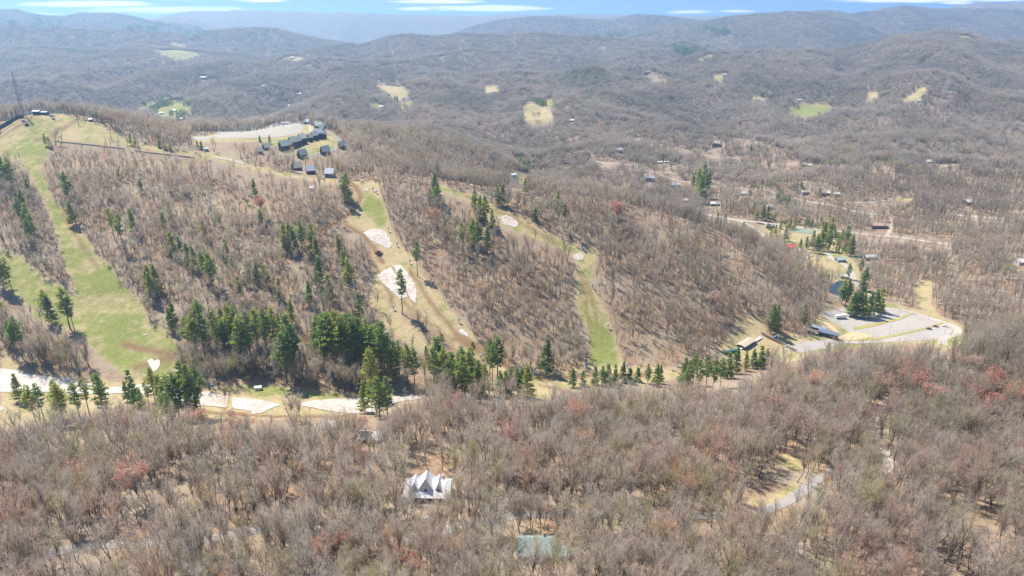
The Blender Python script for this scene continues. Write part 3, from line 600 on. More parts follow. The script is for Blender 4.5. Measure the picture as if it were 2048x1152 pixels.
# ------------------------------------------------------------------ buildings
HBOX = []
GLASS = pm((.05, .06, .08), .15); TRIM = pm((.75, .73, .70), .6)
def house(px, py, L, Wd, H, RH, rz, wall, roof, label, cat='house', name='house', chimney=False, wins=2, porch=False, group=None, dorm=0, ov=.5, loc=None):
    RH *= .82; p = loc or at(px, py); t = thing(name, label, cat, p, rz, group); CLEARS.append((p.x, p.y, max(L, Wd)*.62+2.0)); q_ = mpp(p); (HBOX.append((px, py, L/q_, (H*.8+RH)/q_+1)) if py < 900 else None)
    roof = tuple(min(c, .9)*(.72 if min(roof) > .6 else .9) for c in roof); wm = pm(wall, .8); rm = pm(roof, .45, var=.08, scale=.8)
    b = MB(); b.box(-L/2, L/2, -Wd/2, Wd/2, -5, H)
    b.add([(-L/2, -Wd/2, H), (-L/2, Wd/2, H), (-L/2, 0, H+RH), (L/2, -Wd/2, H), (L/2, Wd/2, H), (L/2, 0, H+RH)], [(0, 2, 1), (3, 4, 5)])
    b.go('wall', wm, t)
    r = MB(); k = RH/(Wd/2); th = .3
    for s in (-1, 1):
        e = Wd/2+ov; z0 = H-k*ov+.06; zr = H+RH+.06; xx = L/2+ov; y1 = s*e
        r.add([(-xx, 0, zr), (xx, 0, zr), (xx, y1, z0), (-xx, y1, z0), (-xx, 0, zr+th), (xx, 0, zr+th), (xx, y1, z0+th), (-xx, y1, z0+th)],
              [(0, 1, 2, 3), (4, 7, 6, 5), (2, 6, 7, 3), (1, 5, 6, 2), (0, 3, 7, 4)] if s > 0 else [(0, 3, 2, 1), (4, 5, 6, 7), (2, 3, 7, 6), (1, 2, 6, 5), (0, 4, 7, 3)])
    ro = r.go('roof', rm, t)
    if chimney:
        MB().box(L*.2, L*.2+1.0, Wd*.12, Wd*.12+.9, H, H+RH+1.2).go('chimney', pm((.30, .20, .16), .9), ro)
    for i in range(wins):
        x = (-.5+(i+.5)/wins)*L*.9
        for s in (-1, 1):
            MB().box(x-.65, x+.65, s*Wd/2-.05, s*Wd/2+.05, H*.35, H*.35+1.4).go('window', GLASS, t)
    if wins:
        MB().box(-L/2-.05, -L/2+.05, -.9, .9, H*.45, H*.45+1.6).go('window', GLASS, t)
        MB().box(L*.36, L*.36+1, -Wd/2-.06, -Wd/2+.06, 0, 2.1).go('door', pm((.22, .13, .09), .6), t)
    if porch:
        MB().box(-L*.45, L*.45, -Wd/2-2.6, -Wd/2-.02, H*.28, H*.28+.2).box(-L*.44, -L*.44+.2, -Wd/2-2.5, -Wd/2-2.3, -4, H*.28).box(L*.44-.2, L*.44, -Wd/2-2.5, -Wd/2-2.3, -4, H*.28).box(-L*.45, L*.45, -Wd/2-2.6, -Wd/2-2.5, H*.28+.2, H*.28+1.2).go('deck', pm((.32, .24, .17), .9), t)
    for i in range(dorm):
        x = (-.5+(i+.5)/dorm)*L*.7; hw = 1.5; zr = H+RH*.72; zb = H+RH*.25
        yb = -(Wd/2)*(1-.2); d = MB(); d.add([(x-hw, yb, zb-.5), (x+hw, yb, zb-.5), (x+hw, yb, zb+1), (x, yb, zr+.8), (x-hw, yb, zb+1), (x, 0, zr+.8), (x-hw, 0, zb+1), (x+hw, 0, zb+1)], [(0, 1, 2, 3, 4), (3, 2, 7, 5), (4, 3, 5, 6)])
        d.go('dormer', rm, ro)
    return t

# the big white-roofed house in the foreground woods
def ring(x0, x1, z0, z1, t_, y0, y1):
    v = []
    for y in (y0, y1): v += [(x0, y, z0), (x1, y, z0), (x1, y, z1), (x0, y, z1), (x0+t_, y, z0+t_), (x1-t_, y, z0+t_), (x1-t_, y, z1-t_), (x0+t_, y, z1-t_)]
    f = []
    for i in range(4):
        j = (i+1) % 4; f += [(i, j, 4+j, 4+i), (8+i, 12+i, 12+j, 8+j), (i, 8+i, 8+j, j), (4+i, 4+j, 12+j, 12+i)]
    return MB().add(v, f)
def white_house():
    p = at(858, 990); t = thing('house', 'large house with bright white metal roof and three steep peaked gables in the foreground woods', 'house', p, -2)
    CLEARS.append((p.x, p.y, 11)); CLEARS.append((p.x, p.y-9, 7)); CLEARS.append((p.x+7, p.y-4, 7)); CLEARS.append((p.x-6, p.y-5, 7))
    L, Wd, H, RH = 20.5, 13.0, 4.2, 4.4
    wall = pm((.22, .16, .12), .85); white = paint('white_metal_roof', (.66, .66, .66), .45, .06, .7)
    b = MB().box(-L/2, L/2, -Wd/2, Wd/2, -4, H); b.add([(-L/2, -Wd/2, H), (-L/2, Wd/2, H), (-L/2, 0, H+RH), (L/2, -Wd/2, H), (L/2, Wd/2, H), (L/2, 0, H+RH)], [(0, 2, 1), (3, 4, 5)])
    b.go('wall', wall, t)
    r = MB(); k = RH/(Wd/2); ov = .7
    def slab(pts, th=.25):
        n_ = (Vector(pts[1])-Vector(pts[0])).cross(Vector(pts[2])-Vector(pts[0])).normalized()
        if n_.z < 0: n_ = -n_
        q = [Vector(a)+n_*th for a in pts]; m = len(pts)
        r.add([*pts, *q], [tuple(range(m)), tuple(range(2*m-1, m-1, -1))]+[(i, (i+1) % m, m+(i+1) % m, m+i) for i in range(m)])
    for s in (-1, 1): slab([(-L/2-ov, 0, H+RH), (L/2+ov, 0, H+RH), (L/2+ov, s*(Wd/2+ov), H-k*ov), (-L/2-ov, s*(Wd/2+ov), H-k*ov)])
    seams = MB()
    for i in range(40):
        x = -L/2-ov+.3+i*(L+2*ov-.6)/39; seams.add([(x-.03, 0, H+RH+.22), (x+.03, 0, H+RH+.22), (x+.03, -Wd/2-ov, H-k*ov+.22), (x-.03, -Wd/2-ov, H-k*ov+.22), (x, 0, H+RH+.40), (x, -Wd/2-ov, H-k*ov+.40)], [(0, 4, 5, 3), (1, 2, 5, 4)])
    ro = r.go('roof', white, t); seams.go('seam', white, ro)
    # three cross gables: steep ridged roofs running front to back through the main ridge
    for x, hw, zt in ((-5.9, 2.1, H+RH+1.5), (-.6, 4.3, H+RH+3.6), (5.2, 2.1, H+RH+1.5)):
        g_ = MB(); yf, yb = -4.6, 2.6; zf = H+.9
        apex_f, apex_b = (x, yf+1.2, zt-.5), (x, yb, zt)
        g_.add([(x-hw, yf, zf), (x+hw, yf, zf), apex_f, (x-hw*1.05, yb, H+RH-.9), (x+hw*1.05, yb, H+RH-.9), apex_b], [(0, 1, 2), (1, 4, 5, 2), (0, 2, 5, 3), (3, 5, 4)])
        gg = g_.go('gable', white, ro)
        w = MB().add([(x-hw*.5, yf-.06, zf+.2), (x+hw*.5, yf-.06, zf+.2), (x, yf+.45, zf+.2+hw*1.0)], [(0, 1, 2)])
        MB().box(x-.55, x+.55, yf-.08, yf+.5, zf+.2, zf+1.5).go('window', GLASS, gg)
    for i in range(6):
        x = -8+i*3.2; f = MB().box(x-.7, x+.7, -Wd/2-.04, -Wd/2+.02, 1.0, 3.2).go('window', GLASS, t); ring(x-.8, x+.8, .9, 3.3, .1, -Wd/2-.07, -Wd/2+.01).go('frame', TRIM, f)
    MB().box(1.2, 2.3, -Wd/2-.05, -Wd/2+.02, 0, 2.2).go('door', pm((.35, .12, .08), .6), t)
    MB().box(-L/2, L/2, -Wd/2-3.2, -Wd/2-.1, .1, .3).box(-L/2, L/2, -Wd/2-3.2, -Wd/2-3.1, .3, 1.3).go('deck', pm((.30, .21, .15), .9), t)
    for i in range(7): x = -L/2+.1+i*(L-.2)/6; MB().box(x-.08, x+.08, -Wd/2-3.15, -Wd/2-2.99, -4, 1.35).go('post', pm((.30, .21, .15), .9), t)
    MB().box(L/2-4, L/2-3, 1.6, 2.5, H+2, H+RH+1.4).go('chimney', pm((.45, .42, .40), .9), ro)
white_house()
TEAL = (.20, .42, .39)
house(1072, 1105, 15, 11, 3.6, 4.6, 0, (.26, .19, .15), (.27, .36, .34), 'house with faded teal metal roof low among the nearest bare trees', chimney=True, porch=True, wins=3)
house(1122, 1112, 5, 5, 2.6, 2.0, 0, (.33, .25, .18), (.28, .44, .42), 'small teal roofed shed to the right of the teal roofed house', 'shed', 'shed', wins=1)
house(1863, 925, 6, 5, 2.8, 2.4, 30, (.35, .30, .25), (.09, .38, .33), 'small bright teal roofed cabin in the right foreground woods', wins=1)
house(742, 880, 13, 8, 3.0, 2.6, -8, (.30, .17, .14), (.62, .63, .65), 'low house with pale silvery roof behind bare trees above the white house', wins=3)
house(663, 856, 7, 6, 2.8, 1.8, 0, (.5, .47, .43), (.72, .70, .68), 'small pale roofed cabin left of the silvery roofed house', wins=1)
house(22, 1040, 9, 8, 3.0, 4.0, 15, (.35, .22, .18), (.48, .17, .13), 'red roofed cabin with silver chimney cap at the left edge', chimney=True, wins=2)
# ridge top chalets
CH = [(568,302,12,11,7.5,5.5,25,(.07,.09,.13),(.45,.47,.44),'navy blue chalet with pale roof, leftmost in the row of tall ridge chalets',1),
 (586,294,12,11,7.5,5.5,25,(.20,.12,.09),(.50,.45,.41),'brown chalet with beige roof, second in the row of tall ridge chalets',1),
 (605,287,12,11,7.5,5,25,(.10,.085,.085),(.46,.47,.43),'dark chalet with grey green roof in the middle of the ridge row',1),
 (620,283,8,8,6,4,25,(.09,.085,.09),(.42,.40,.38),'narrow dark chalet squeezed between the middle chalet and the bend',0),
 (638,277,13,11,8,5,15,(.09,.10,.13),(.50,.50,.52),'tall chalet with silvery roof casting long shadows on the lawn',1),
 (643,265,9,8,6,4,10,(.10,.10,.13),(.40,.46,.50),'blue grey chalet behind the silvery roofed chalet',0),
 (637,257,13,10,5,4,5,(.28,.24,.18),(.55,.53,.46),'cream roofed chalet near the top of the ridge lane',1),
 (632,250,11,9,5,4.5,-10,(.20,.17,.15),(.47,.44,.42),'grey brown chalet with front dormer at the far end of the row',1),
 (605,315,13,10,4.5,5.5,20,(.10,.085,.085),(.52,.47,.42),'chalet with large tan roof below the lawn',0),
 (651,309,13,10,5,5.5,12,(.14,.115,.11),(.47,.44,.42),'grey chalet beside the loop road at the lower right of the lawn',1),
 (685,298,10,9,5,5,20,(.19,.11,.09),(.48,.45,.43),'brown chalet outside the bend of the loop road, rightmost on the ridge',0),
 (594,340,13,10,4,5,10,(.20,.17,.15),(.47,.44,.40),'weathered grey roofed house at the left of the three below the ridge',0),
 (622,348,12,10,5,4.5,8,(.13,.12,.13),(.78,.77,.77),'dark house with white roof, middle of the three below the ridge',0),
 (661,354,13,9,5,4.5,-4,(.36,.35,.35),(.82,.81,.80),'pale grey house with bright white roof right of the dark one',0),
 (624,380,5,4,2.4,1.4,0,(.6,.6,.6),(.80,.80,.80),'tiny white shed in the brush below the ridge houses',0),
 (534,300,11,9,4,4.5,20,(.19,.10,.08),(.48,.44,.40),'red brown house left of the navy chalet',0),
 (519,307,9,8,3.5,4,15,(.24,.21,.19),(.50,.47,.45),'small grey house at the lower left of the chalet village',0),
 (577,298,9,9,6.5,4.5,25,(.16,.10,.08),(.44,.42,.40),'small brown chalet wedged between the navy chalet and the brown one',0),
 (596,291,9,9,7,4.5,25,(.12,.10,.10),(.40,.42,.42),'small slate roofed chalet between the brown and the middle chalet',0),
 (629,280,10,9,7,4.5,20,(.10,.10,.13),(.46,.46,.48),'dark blue chalet tucked beside the tall silvery roofed one',0),
 (647,257,9,8,5,4,5,(.14,.12,.11),(.38,.38,.40),'dark roofed chalet right of the cream roofed one',0),
 (647,276,9,8,6,4,10,(.09,.10,.13),(.36,.40,.44),'blue grey wing house right of the tall silvery roofed chalet',0),
 (614,247,15,12,5,5,0,(.10,.11,.14),(.47,.56,.52),'lodge with pale green roof at the end of the hilltop lot',1)]
for c in CH:
  c = (*c[:2], c[2]*.8, c[3]*.8, c[4]*.98, c[5]*1.3, (c[6]+14+(c[0]*7)%19 if c[6] > 3 else c[6]-8), tuple(q*.5 for q in c[7]), tuple(min(.9, q*k_) for q, k_ in zip(c[8], (2.15, 1.95, 1.6))), *c[9:])
  house(*c[:10], chimney=bool(c[10]), wins=2, group=None, name='chalet' if 'chalet' in c[9] else ('shed' if 'shed' in c[9] else 'house'), cat='shed' if 'shed' in c[9] else 'house')
house(574, 247.5, 27, 5, 3.2, .8, 1, (.78, .77, .74), (.74, .73, .71), 'long low white building along the back of the hilltop lot', 'building', 'long_building', wins=0)
# houses across the valley
HS = [(1432,292,16,12,7,5,-18,(.16,.13,.12),(.50,.48,.48),'tall dark wooden house alone on the open hilltop spur'),(1238,305,15,11,6,4.5,-12,(.20,.21,.23),(.45,.50,.56),'blue grey roofed house on the slope at the end of a drive'),
 (1272,285,15,11,4,4.5,-5,(.32,.22,.18),(.33,.45,.36),'green roofed house where the upper dirt road begins'),(1318,327,12,8,3,2.5,15,(.35,.31,.28),(.85,.83,.80),'white roofed house with a low wing on the mid slope'),(1332,326,10,6,2.6,1.6,8,(.4,.36,.32),(.80,.78,.75),'long pale roofed outbuilding beside the white roofed house'),
 (1300,360,15,12,5,4,-10,(.14,.14,.16),(.30,.30,.33),'dark grey house just under the dirt road'),(1350,374,16,11,5,3.5,5,(.20,.20,.24),(.36,.38,.43),'slate roofed house half hidden by trees left of the tall pines'),
 (1856,326,19,13,3.4,3.5,10,(.36,.34,.31),(.62,.64,.55),'sprawling house with pale lichen green roof on the right hillside'),(1604,333,12,9,4,3.5,0,(.45,.24,.16),(.40,.30,.25),'rust brown house beside the upper road'),(1619,333,7,6,3,2,0,(.3,.25,.22),(.78,.74,.70),'small pale roofed hut right of the rust brown house'),
 (1428,411,14,9,4,3,5,(.25,.22,.20),(.84,.82,.78),'cream white roofed house above the valley road'),(1371,404,12,9,3.5,3,5,(.3,.28,.26),(.44,.45,.46),'grey cottage at the edge of the red budded hill'),(1487,390,13,9,3.5,3,-5,(.3,.28,.24),(.43,.48,.42),'sage roofed house by the bend of the middle dirt road'),
 (1608,387,12,9,3.5,3,10,(.35,.3,.26),(.68,.62,.55),'beige roofed house, left of three on the far bank'),(1651,389,12,9,3.5,3,-8,(.22,.18,.16),(.64,.62,.58),'grey white roofed house, middle of three on the far bank'),(1672,391,10,8,3.2,2.5,0,(.3,.28,.26),(.52,.53,.50),'low grey house, right of three on the far bank'),
 (1935,408,13,10,4,3.5,20,(.18,.15,.14),(.70,.69,.67),'dark house with white gable roof on the right hillside'),(1757,456,22,12,5,2.5,-6,(.17,.12,.11),(.38,.28,.23),'wide brown house inside the bend of the gravel road'),
 (1540,455,13,5,2.8,2,38,(.20,.19,.18),(.52,.50,.48),'long narrow grey cabin at the end of the village lane'),(1580,498,12,9,3.5,4,-8,(.30,.13,.11),(.55,.10,.07),'house with bright red roof in the village'),(1592,505,8,6,3,2.5,10,(.5,.48,.44),(.74,.72,.68),'pale roofed garage beside the red roofed house'),
 (1538,417,11,8,3.5,3,0,(.3,.28,.25),(.40,.50,.42),'mint roofed house among pines above the valley road'),(1740,518,15,8,3.5,2.5,5,(.28,.24,.22),(.50,.47,.46),'grey roofed house in bare woods right of the village pines'),(1688,556,9,6,3,2.5,-15,(.4,.35,.3),(.62,.58,.52),'tan roofed cottage by the pond'),
 (1680,523,11,7,3.2,2.6,10,(.3,.34,.33),(.34,.46,.43),'sea green roofed house beside the village road'),(2040,528,11,8,3.5,3,10,(.6,.56,.52),(.85,.82,.78),'white house at the right edge beyond the parking lot')]
for h in HS: house(*h, wins=2 if h[1] > 280 else 0)
FH = [(337,199,17,8,4,2.5,0,(.6,.58,.55),(.88,.87,.85),'long white barn at the top of the hazy green field'),(323,228,12,8,3.5,3,10,(.5,.48,.45),(.86,.85,.82),'white house under the dark pines in the hazy field'),(349,222,10,7,3,2.5,0,(.5,.5,.5),(.78,.78,.76),'small white shed in the middle of the hazy field'),(362,239,13,8,3.5,3,-5,(.5,.48,.45),(.82,.82,.80),'white farmhouse at the foot of the hazy field'),
 (407,157,22,14,5,4,20,(.3,.3,.34),(.55,.58,.64),'blue grey house on a pale clearing across the left valley'),(528,174,18,10,4,4,20,(.35,.34,.34),(.74,.73,.70),'white roofed house alone in the far left woods'),(598,190,14,9,4,3,0,(.4,.38,.36),(.72,.70,.66),'pale house by a yellow clearing in the far woods'),(678,202,15,9,3.5,3,-5,(.5,.5,.48),(.86,.85,.82),'white house at the head of the middle valley'),(578,213,12,8,3.5,3,0,(.4,.4,.4),(.80,.79,.77),'tiny white house left of the middle valley'),
 (585,117,24,14,5,4,0,(.25,.22,.20),(.32,.28,.26),'dark house on the hazy hilltop clearing'),(764,215,16,9,3.5,3,0,(.5,.48,.45),(.84,.83,.80),'white house between two small green fields'),(985,238,17,9,3.5,2.5,-8,(.6,.58,.54),(.87,.85,.80),'long white roof in the wooded middle valley'),(1142,243,16,9,3.5,3,0,(.45,.42,.4),(.84,.82,.80),'white house to the right of the tan pasture'),
 (1836,204,14,9,4,3.5,20,(.5,.5,.48),(.85,.84,.82),'white house at the end of the narrow far meadow'),(1598,202,14,8,3.5,3,0,(.45,.42,.4),(.80,.78,.74),'white cottage above the bright green meadow'),(1294,147,22,13,5,4,10,(.22,.17,.16),(.30,.24,.22),'dark brown barn on the tan hilltop clearing'),(1449,151,18,10,4,3.5,10,(.4,.34,.3),(.70,.62,.55),'tan house at the head of the small side valley'),(1026,353,10,8,3.5,2.5,30,(.4,.4,.36),(.62,.68,.58),'pale green roofed building by the creek below the hill')]
for h in FH: house(*h, wins=0)
# lodge, sheds, trailer and kiosk near the parking lot
house(1638, 660, 13, 5, 2.6, 1.6, -38, (.16, .15, .16), (.20, .23, .30), 'slate blue roofed lodge wing uphill of the dark lodge', 'lodge', 'lodge', wins=2)
house(1656, 673, 16, 6, 4.0, 1.8, -32, (.06, .07, .09), (.13, .16, .24), 'long dark navy lodge beside the parking lot', 'lodge', 'lodge', wins=5)
house(1706, 633, 5, 4.5, 3.0, 1.2, -10, (.10, .12, .17), (.62, .63, .66), 'small dark kiosk with pale roof under the parking lot pines', 'kiosk', 'kiosk', wins=1)
house(1492, 690, 19, 7, 2.4, 1.0, 44, (.05, .10, .15), (.46, .40, .29), 'long shed with straw coloured roof beside the conveyor', 'shed', 'shed', wins=2)
house(517, 779, 4.2, 2.6, 2.2, .5, 8, (.62, .62, .62), (.80, .80, .80), 'small white pump hut on the grass by the pines', 'hut', 'pump_hut', wins=0)
def slab_line(name, label, cat, pts, w, z0, z1, m, legs=False, group=None):
    p0 = at(*pts[0]); t = thing(name, label, cat, p0, 0, group); b = MB(); ws = [at(*p) for p in pts]
    V, Fc = [], []
    for i, p in enumerate(ws):
        a = ws[max(i-1, 0)]; c = ws[min(i+1, len(ws)-1)]; d = Vector((c.x-a.x, c.y-a.y)).normalized(); nn = Vector((-d.y, d.x))
        for s in (-1, 1):
            for z in (z0, z1): V.append((p.x-p0.x+nn.x*w*s, p.y-p0.y+nn.y*w*s, p.z-p0.z+z))
        if i:
            k = 4*i; j = k-4
            Fc += [(j, k, k+1, j+1), (j+2, j+3, k+3, k+2), (j+1, k+1, k+3, j+3), (j, j+2, k+2, k)]
    Fc += [(0, 1, 3, 2), (4*len(ws)-4, 4*len(ws)-2, 4*len(ws)-1, 4*len(ws)-3)]
    b.add(V, Fc); return t, b
t, b = slab_line('conveyor_lift', 'long white topped conveyor lift climbing beside the straw roofed shed', 'conveyor', [(1481,699),(1501,688),(1522,676)], 1.1, .1, .9, None); b.go('belt_cover', pm((.80, .80, .79), .5), t)
t2, b2 = slab_line('x', '', '', [(1481,699),(1501,688),(1522,676)], 1.25, -.6, .12, None); o_ = b2.go('base', pm((.06, .06, .07), .8), t); bpy.data.objects.remove(t2)
t, b = slab_line('conveyor_lift', 'dark green covered conveyor lift at the foot of the wooded slope', 'conveyor', [(1447,708),(1460,705),(1474,701)], 1.3, .1, 2.0, None); b.go('cover', pm((.08, .19, .17), .4), t)
WOODM = paint('weathered_wood', (.30, .25, .21), .9, .25, .9)
t, b = slab_line('retaining_wall', 'curved weathered timber wall below the conveyor', 'wall', [(1523,669),(1535,676),(1547,682),(1565,690),(1580,699),(1592,704)], .25, -.5, 2.6, None); b.go('boards', WOODM, t)
FENCEM = paint('grey_fence_boards', (.46, .41, .355), .9, .3, .6)
def snow_fence(pts, label):
    t, b = slab_line('snow_fence', label, 'fence', pts, .08, .1, 1.5, None, group=None); b.go('panel', FENCEM, t)
    ws = [at(*p) for p in pts]; o = ws[0]
    for a, c in zip(ws[:-1], ws[1:]):
        for j in range(3):
            p = a.lerp(c, j/3)-o; MB().box(p.x-.12, p.x+.12, p.y-.22, p.y-.1, p.z-.8, p.z+1.65).go('post', FENCEM, t)
snow_fence([(110,284),(150,288),(190,292),(225,296),(250,299)], 'long grey wooden fence below the summit meadow')
snow_fence([(270,303),(300,307),(340,311),(375,315),(390,317)], 'grey wooden fence running down the ridge toward the chalets')
# ---- vehicles
CARM = {}
def car(px, py, rz, col, label, L=4.6, group=None, h=1.5, tall=False):
    p = at(px, py); p.z += .22; t = thing('parked_car', label, 'car', p, rz, group); w = .9
    cm = paint('car_paint', col, .25, .02, 1, .5)
    b = MB(); prof = [(-L/2, .35), (L/2, .35), (L/2, .8), (L/2-.9, .95), (-L/2+.3, 1.0), (-L/2, .85)]
    b.prism(prof, -w, w); top = [(-L/2+.35, .98), (L/2-1.25, .96), (L/2-1.9, h), (-L/2+.9, h)] if not tall else [(-L/2+.1, .98), (L/2-1.1, .96), (L/2-1.6, h), (-L/2+.25, h)]
    b.prism([(x, z) for x, z in top], -w+.12, w-.12); b.go('body', cm, t)
    gl = MB(); tp = top
    gl.add([(tp[1][0]+.03, -.7, 1.03), (tp[1][0]+.03, .7, 1.03), (tp[2][0]+.06, .66, h-.08), (tp[2][0]+.06, -.66, h-.08)], [(0, 1, 2, 3)])
    for s in (-1, 1): gl.add([(tp[0][0]+.35, s*(w-.1), 1.05), (tp[1][0]-.3, s*(w-.1), 1.05), (tp[2][0]-.1, s*(w-.1), h-.12), (tp[3][0]+.1, s*(w-.1), h-.12)], [(0, 1, 2, 3)])
    gl.go('window', GLASS, t)
    for x in (-L/2+.8, L/2-.85):
        for s in (-1, 1):
            q = MB().tube((x, s*(w-.2), .33), (x, s*(w+.02), .33), .34, .34, 12).go('wheel', pm((.02, .02, .02), .8), t); MB().tube((x, s*(w+.0), .33), (x, s*(w+.05), .33), .2, .2, 10).go('rim', pm((.5, .5, .5), .3), q)
    for s in (-1, 1): MB().box(L/2-.04, L/2+.03, s*.62-.18, s*.62+.18, .62, .78).go('headlight', pm((.8, .8, .78), .2), t)
    return t
car(1858, 659, -28, (.02, .12, .16), 'dark teal car, left of the three cars in the parking lot'); car(1871, 654, -25, (.25, .06, .06), 'dark red car, middle of the three cars in the parking lot'); car(1890, 653.5, -30, (.75, .77, .80), 'white car, right of the three cars in the parking lot')
car(853, 1042, 10, (.8, .8, .82), 'white car parked among bare trees below the white house', 4.9, None, 1.8, True)
car(1609, 519, 15, (.25, .30, .36), 'grey blue car parked in the village, left of the white ones'); car(1617, 516, 15, (.8, .8, .8), 'white car parked in the village beside the grey blue car'); car(1622, 513, 15, (.75, .76, .78), 'silver white car, rightmost of the cars in the village')
car(48, 243, 20, (.7, .72, .74), 'white utility vehicle with dark bed parked on the summit', 5.2, None, 1.9, True); car(104, 233, 5, (.78, .79, .8), 'white truck parked by the summit shed', 6, None, 2.2, True); car(108, 239, -15, (.80, .81, .82), 'white truck nearest the rocky brush on the summit', 5.5, None, 2.1, True)
car(1574, 693, 20, (.55, .60, .64), 'silver car on the lower lot by the timber wall')
def trailer():
    p = at(1681, 637); p.z += .25; t = thing('trailer', 'long white box trailer parked at the edge of the lot', 'trailer', p, 10)
    MB().box(-5.2, 5.2, -1.2, 1.2, 1.0, 3.7).go('box_body', pm((.80, .79, .76), .5), t); MB().box(-5, 5, -1, 1, .75, 1.0).go('chassis', pm((.06, .06, .06), .7), t)
    for x in (-3.8, -2.7, 4.2):
        for s in (-1, 1): MB().tube((x, s*.85, .48), (x, s*1.18, .48), .48, .48, 12).go('wheel', pm((.02, .02, .02), .8), t)
    MB().box(-5.26, -5.2, -1.05, 1.05, 1.15, 3.5).go('door', pm((.70, .70, .68), .5), t)
trailer()
def snowcat(px, py, rz, label, col, s=1.0):
    p = at(px, py); t = thing('snow_groomer', label, 'snow groomer', p, rz); t.scale = (s, s, s)
    for sd_ in (-1, 1): MB().prism([(-2.4, .3), (-1.9, 0), (1.9, 0), (2.5, .5), (2.2, 1.0), (-2.1, 1.0)], sd_*1.75-.65, sd_*1.75+.65).go('track', pm((.03, .03, .03), .9), t)
    MB().box(-2.2, 2.0, -1.1, 1.1, .7, 1.7).box(-2.3, -.6, -1.2, 1.2, 1.5, 2.1).go('body', pm(col, .35), t)
    c = MB().prism([(-.5, 1.6), (1.9, 1.6), (1.3, 2.9), (-.3, 2.9)], -1.0, 1.0).go('cab', pm(col, .35), t)
    MB().add([(1.93, -.85, 1.75), (1.93, .85, 1.75), (1.38, .8, 2.8), (1.38, -.8, 2.8)], [(0, 1, 2, 3)]).add([(-.3, -1.03, 1.9), (1.5, -1.03, 1.9), (1.2, -1.03, 2.75), (-.2, -1.03, 2.75)], [(0, 1, 2, 3)]).go('window', GLASS, c)
    MB().box(2.9, 3.2, -2.6, 2.6, .2, 1.4).box(2.0, 2.95, -.2, .2, .6, .9).go('blade', pm((.12, .12, .13), .5), t)
    MB().box(-3.4, -2.3, -2.4, 2.4, .2, .7).go('tiller', pm((.10, .10, .11), .6), t)
snowcat(757, 507, -45, 'red snow groomer parked on the grass below the upper snow patch', (.50, .04, .05), 1.05)
snowcat(54, 250, -60, 'dark teal snow groomer parked on the summit track', (.05, .16, .18))
# ---- snow guns, lift towers, poles
def gun_proto(px, py, rz, label):
    t = thing('snow_gun', label, 'snow gun', at(px, py), rz, 'blue fan snow guns along the runs')
    BL = pm((.10, .30, .62), .35); DK = pm((.05, .05, .06), .6)
    MB().tube((0, 0, -.6), (0, 0, 3.0), .16, .13, 8).go('post', pm((.10, .20, .38), .5), t)
    b = MB().tube((-.8, 0, 3.2), (.75, 0, 3.7), .62, .8, 14).go('barrel', BL, t); MB().tube((.74, 0, 3.69), (.9, 0, 3.75), .82, .82, 14).go('nozzle_ring', pm((.55, .62, .70), .3), b)
    MB().tube((-1.0, 0, 3.12), (-.78, 0, 3.2), .5, .6, 10).go('motor', DK, t)
    MB().box(-.35, .35, -.3, .3, 1.3, 2.1).go('control_box', pm((.16, .36, .66), .4), t)
    return t
GUNS = [(426,777,'blue fan snow gun at the pine edge left of the pump hut'),(570,793,'blue fan snow gun in the grass right of the pump hut'),(713,784,'blue fan snow gun in the pine shadow above the valley snow'),(365,712,'blue fan snow gun at the foot of the big left run'),(301,641,'small blue fan snow gun at the tree edge of the big left run'),(403,838,'blue fan snow gun in the shadow under the lower pines'),(234,823,'blue fan snow gun right of the row of lower left pines'),
 (794,493,'blue fan snow gun beside the upper snow patch'),(777,463,'blue fan snow gun at the top corner of the upper snow patch'),(820,528,'blue fan snow gun left of the lone pine on the middle run'),(787,620,'snow gun in the grass left of the tall lone pine'),(918,646,'snow gun on the middle run above the small snow patch'),(973,688,'blue fan snow gun at the wood edge above the mud'),(983,694,'dark snow gun just below the one above the mud'),(1065,747,'blue fan snow gun left of the lone round pine'),(1071,754,'pale blue snow gun just below its twin by the lone round pine'),
 (1175,735,'blue fan snow gun at the lower left corner of the right run'),(1255,737,'blue fan snow gun at the lower right corner of the right run'),(973,761,'blue fan snow gun among the lower middle pines'),(962,718,'pale snow gun between two middle pines'),(1216,657,'small snow gun at the rocky edge of the right run'),(1185,577,'small dark snow gun at the right edge of the right run'),(1167,503,'snow gun beside the round snow patch'),(1548,681,'blue fan snow gun mounted on the timber wall'),(746,383,'dark snow gun on the upper middle run'),(753,388,'red tinted snow gun below the dark one on the upper middle run'),(765,667,'grey snow gun in the brush above the big pine group'),(410,274,'snow gun on the ridge by the two shrubs')]
g0 = None
for i, (x, y, lb) in enumerate(GUNS):
    if g0 is None: g0 = gun_proto(x, y, -30, lb); continue
    c = copy_tree(g0); c.location = at(x, y); c.rotation_euler = (0, 0, R(random.uniform(-80, 80))); c['label'] = lb
def lift_tower(px, py, h, rz, label):
    t = thing('lift_tower', label, 'lift tower', at(px, py), rz, 'ski lift towers'); m = pm((.10, .13, .13), .5)
    MB().tube((0, 0, -1), (0, 0, h), .42, .30, 10).go('pole', m, t); MB().box(-3.2, 3.2, -.22, .22, h-.1, h+.35).go('crossarm', m, t)
    for s in (-1, 1):
        MB().box(s*3-.15, s*3+.15, -1.9, 1.9, h-.45, h-.12).go('sheave_train', pm((.06, .06, .06), .6), t)
    MB().box(-.9, .9, -.9, .9, -.8, .25).go('footing', pm((.55, .53, .5), .9), t); return t
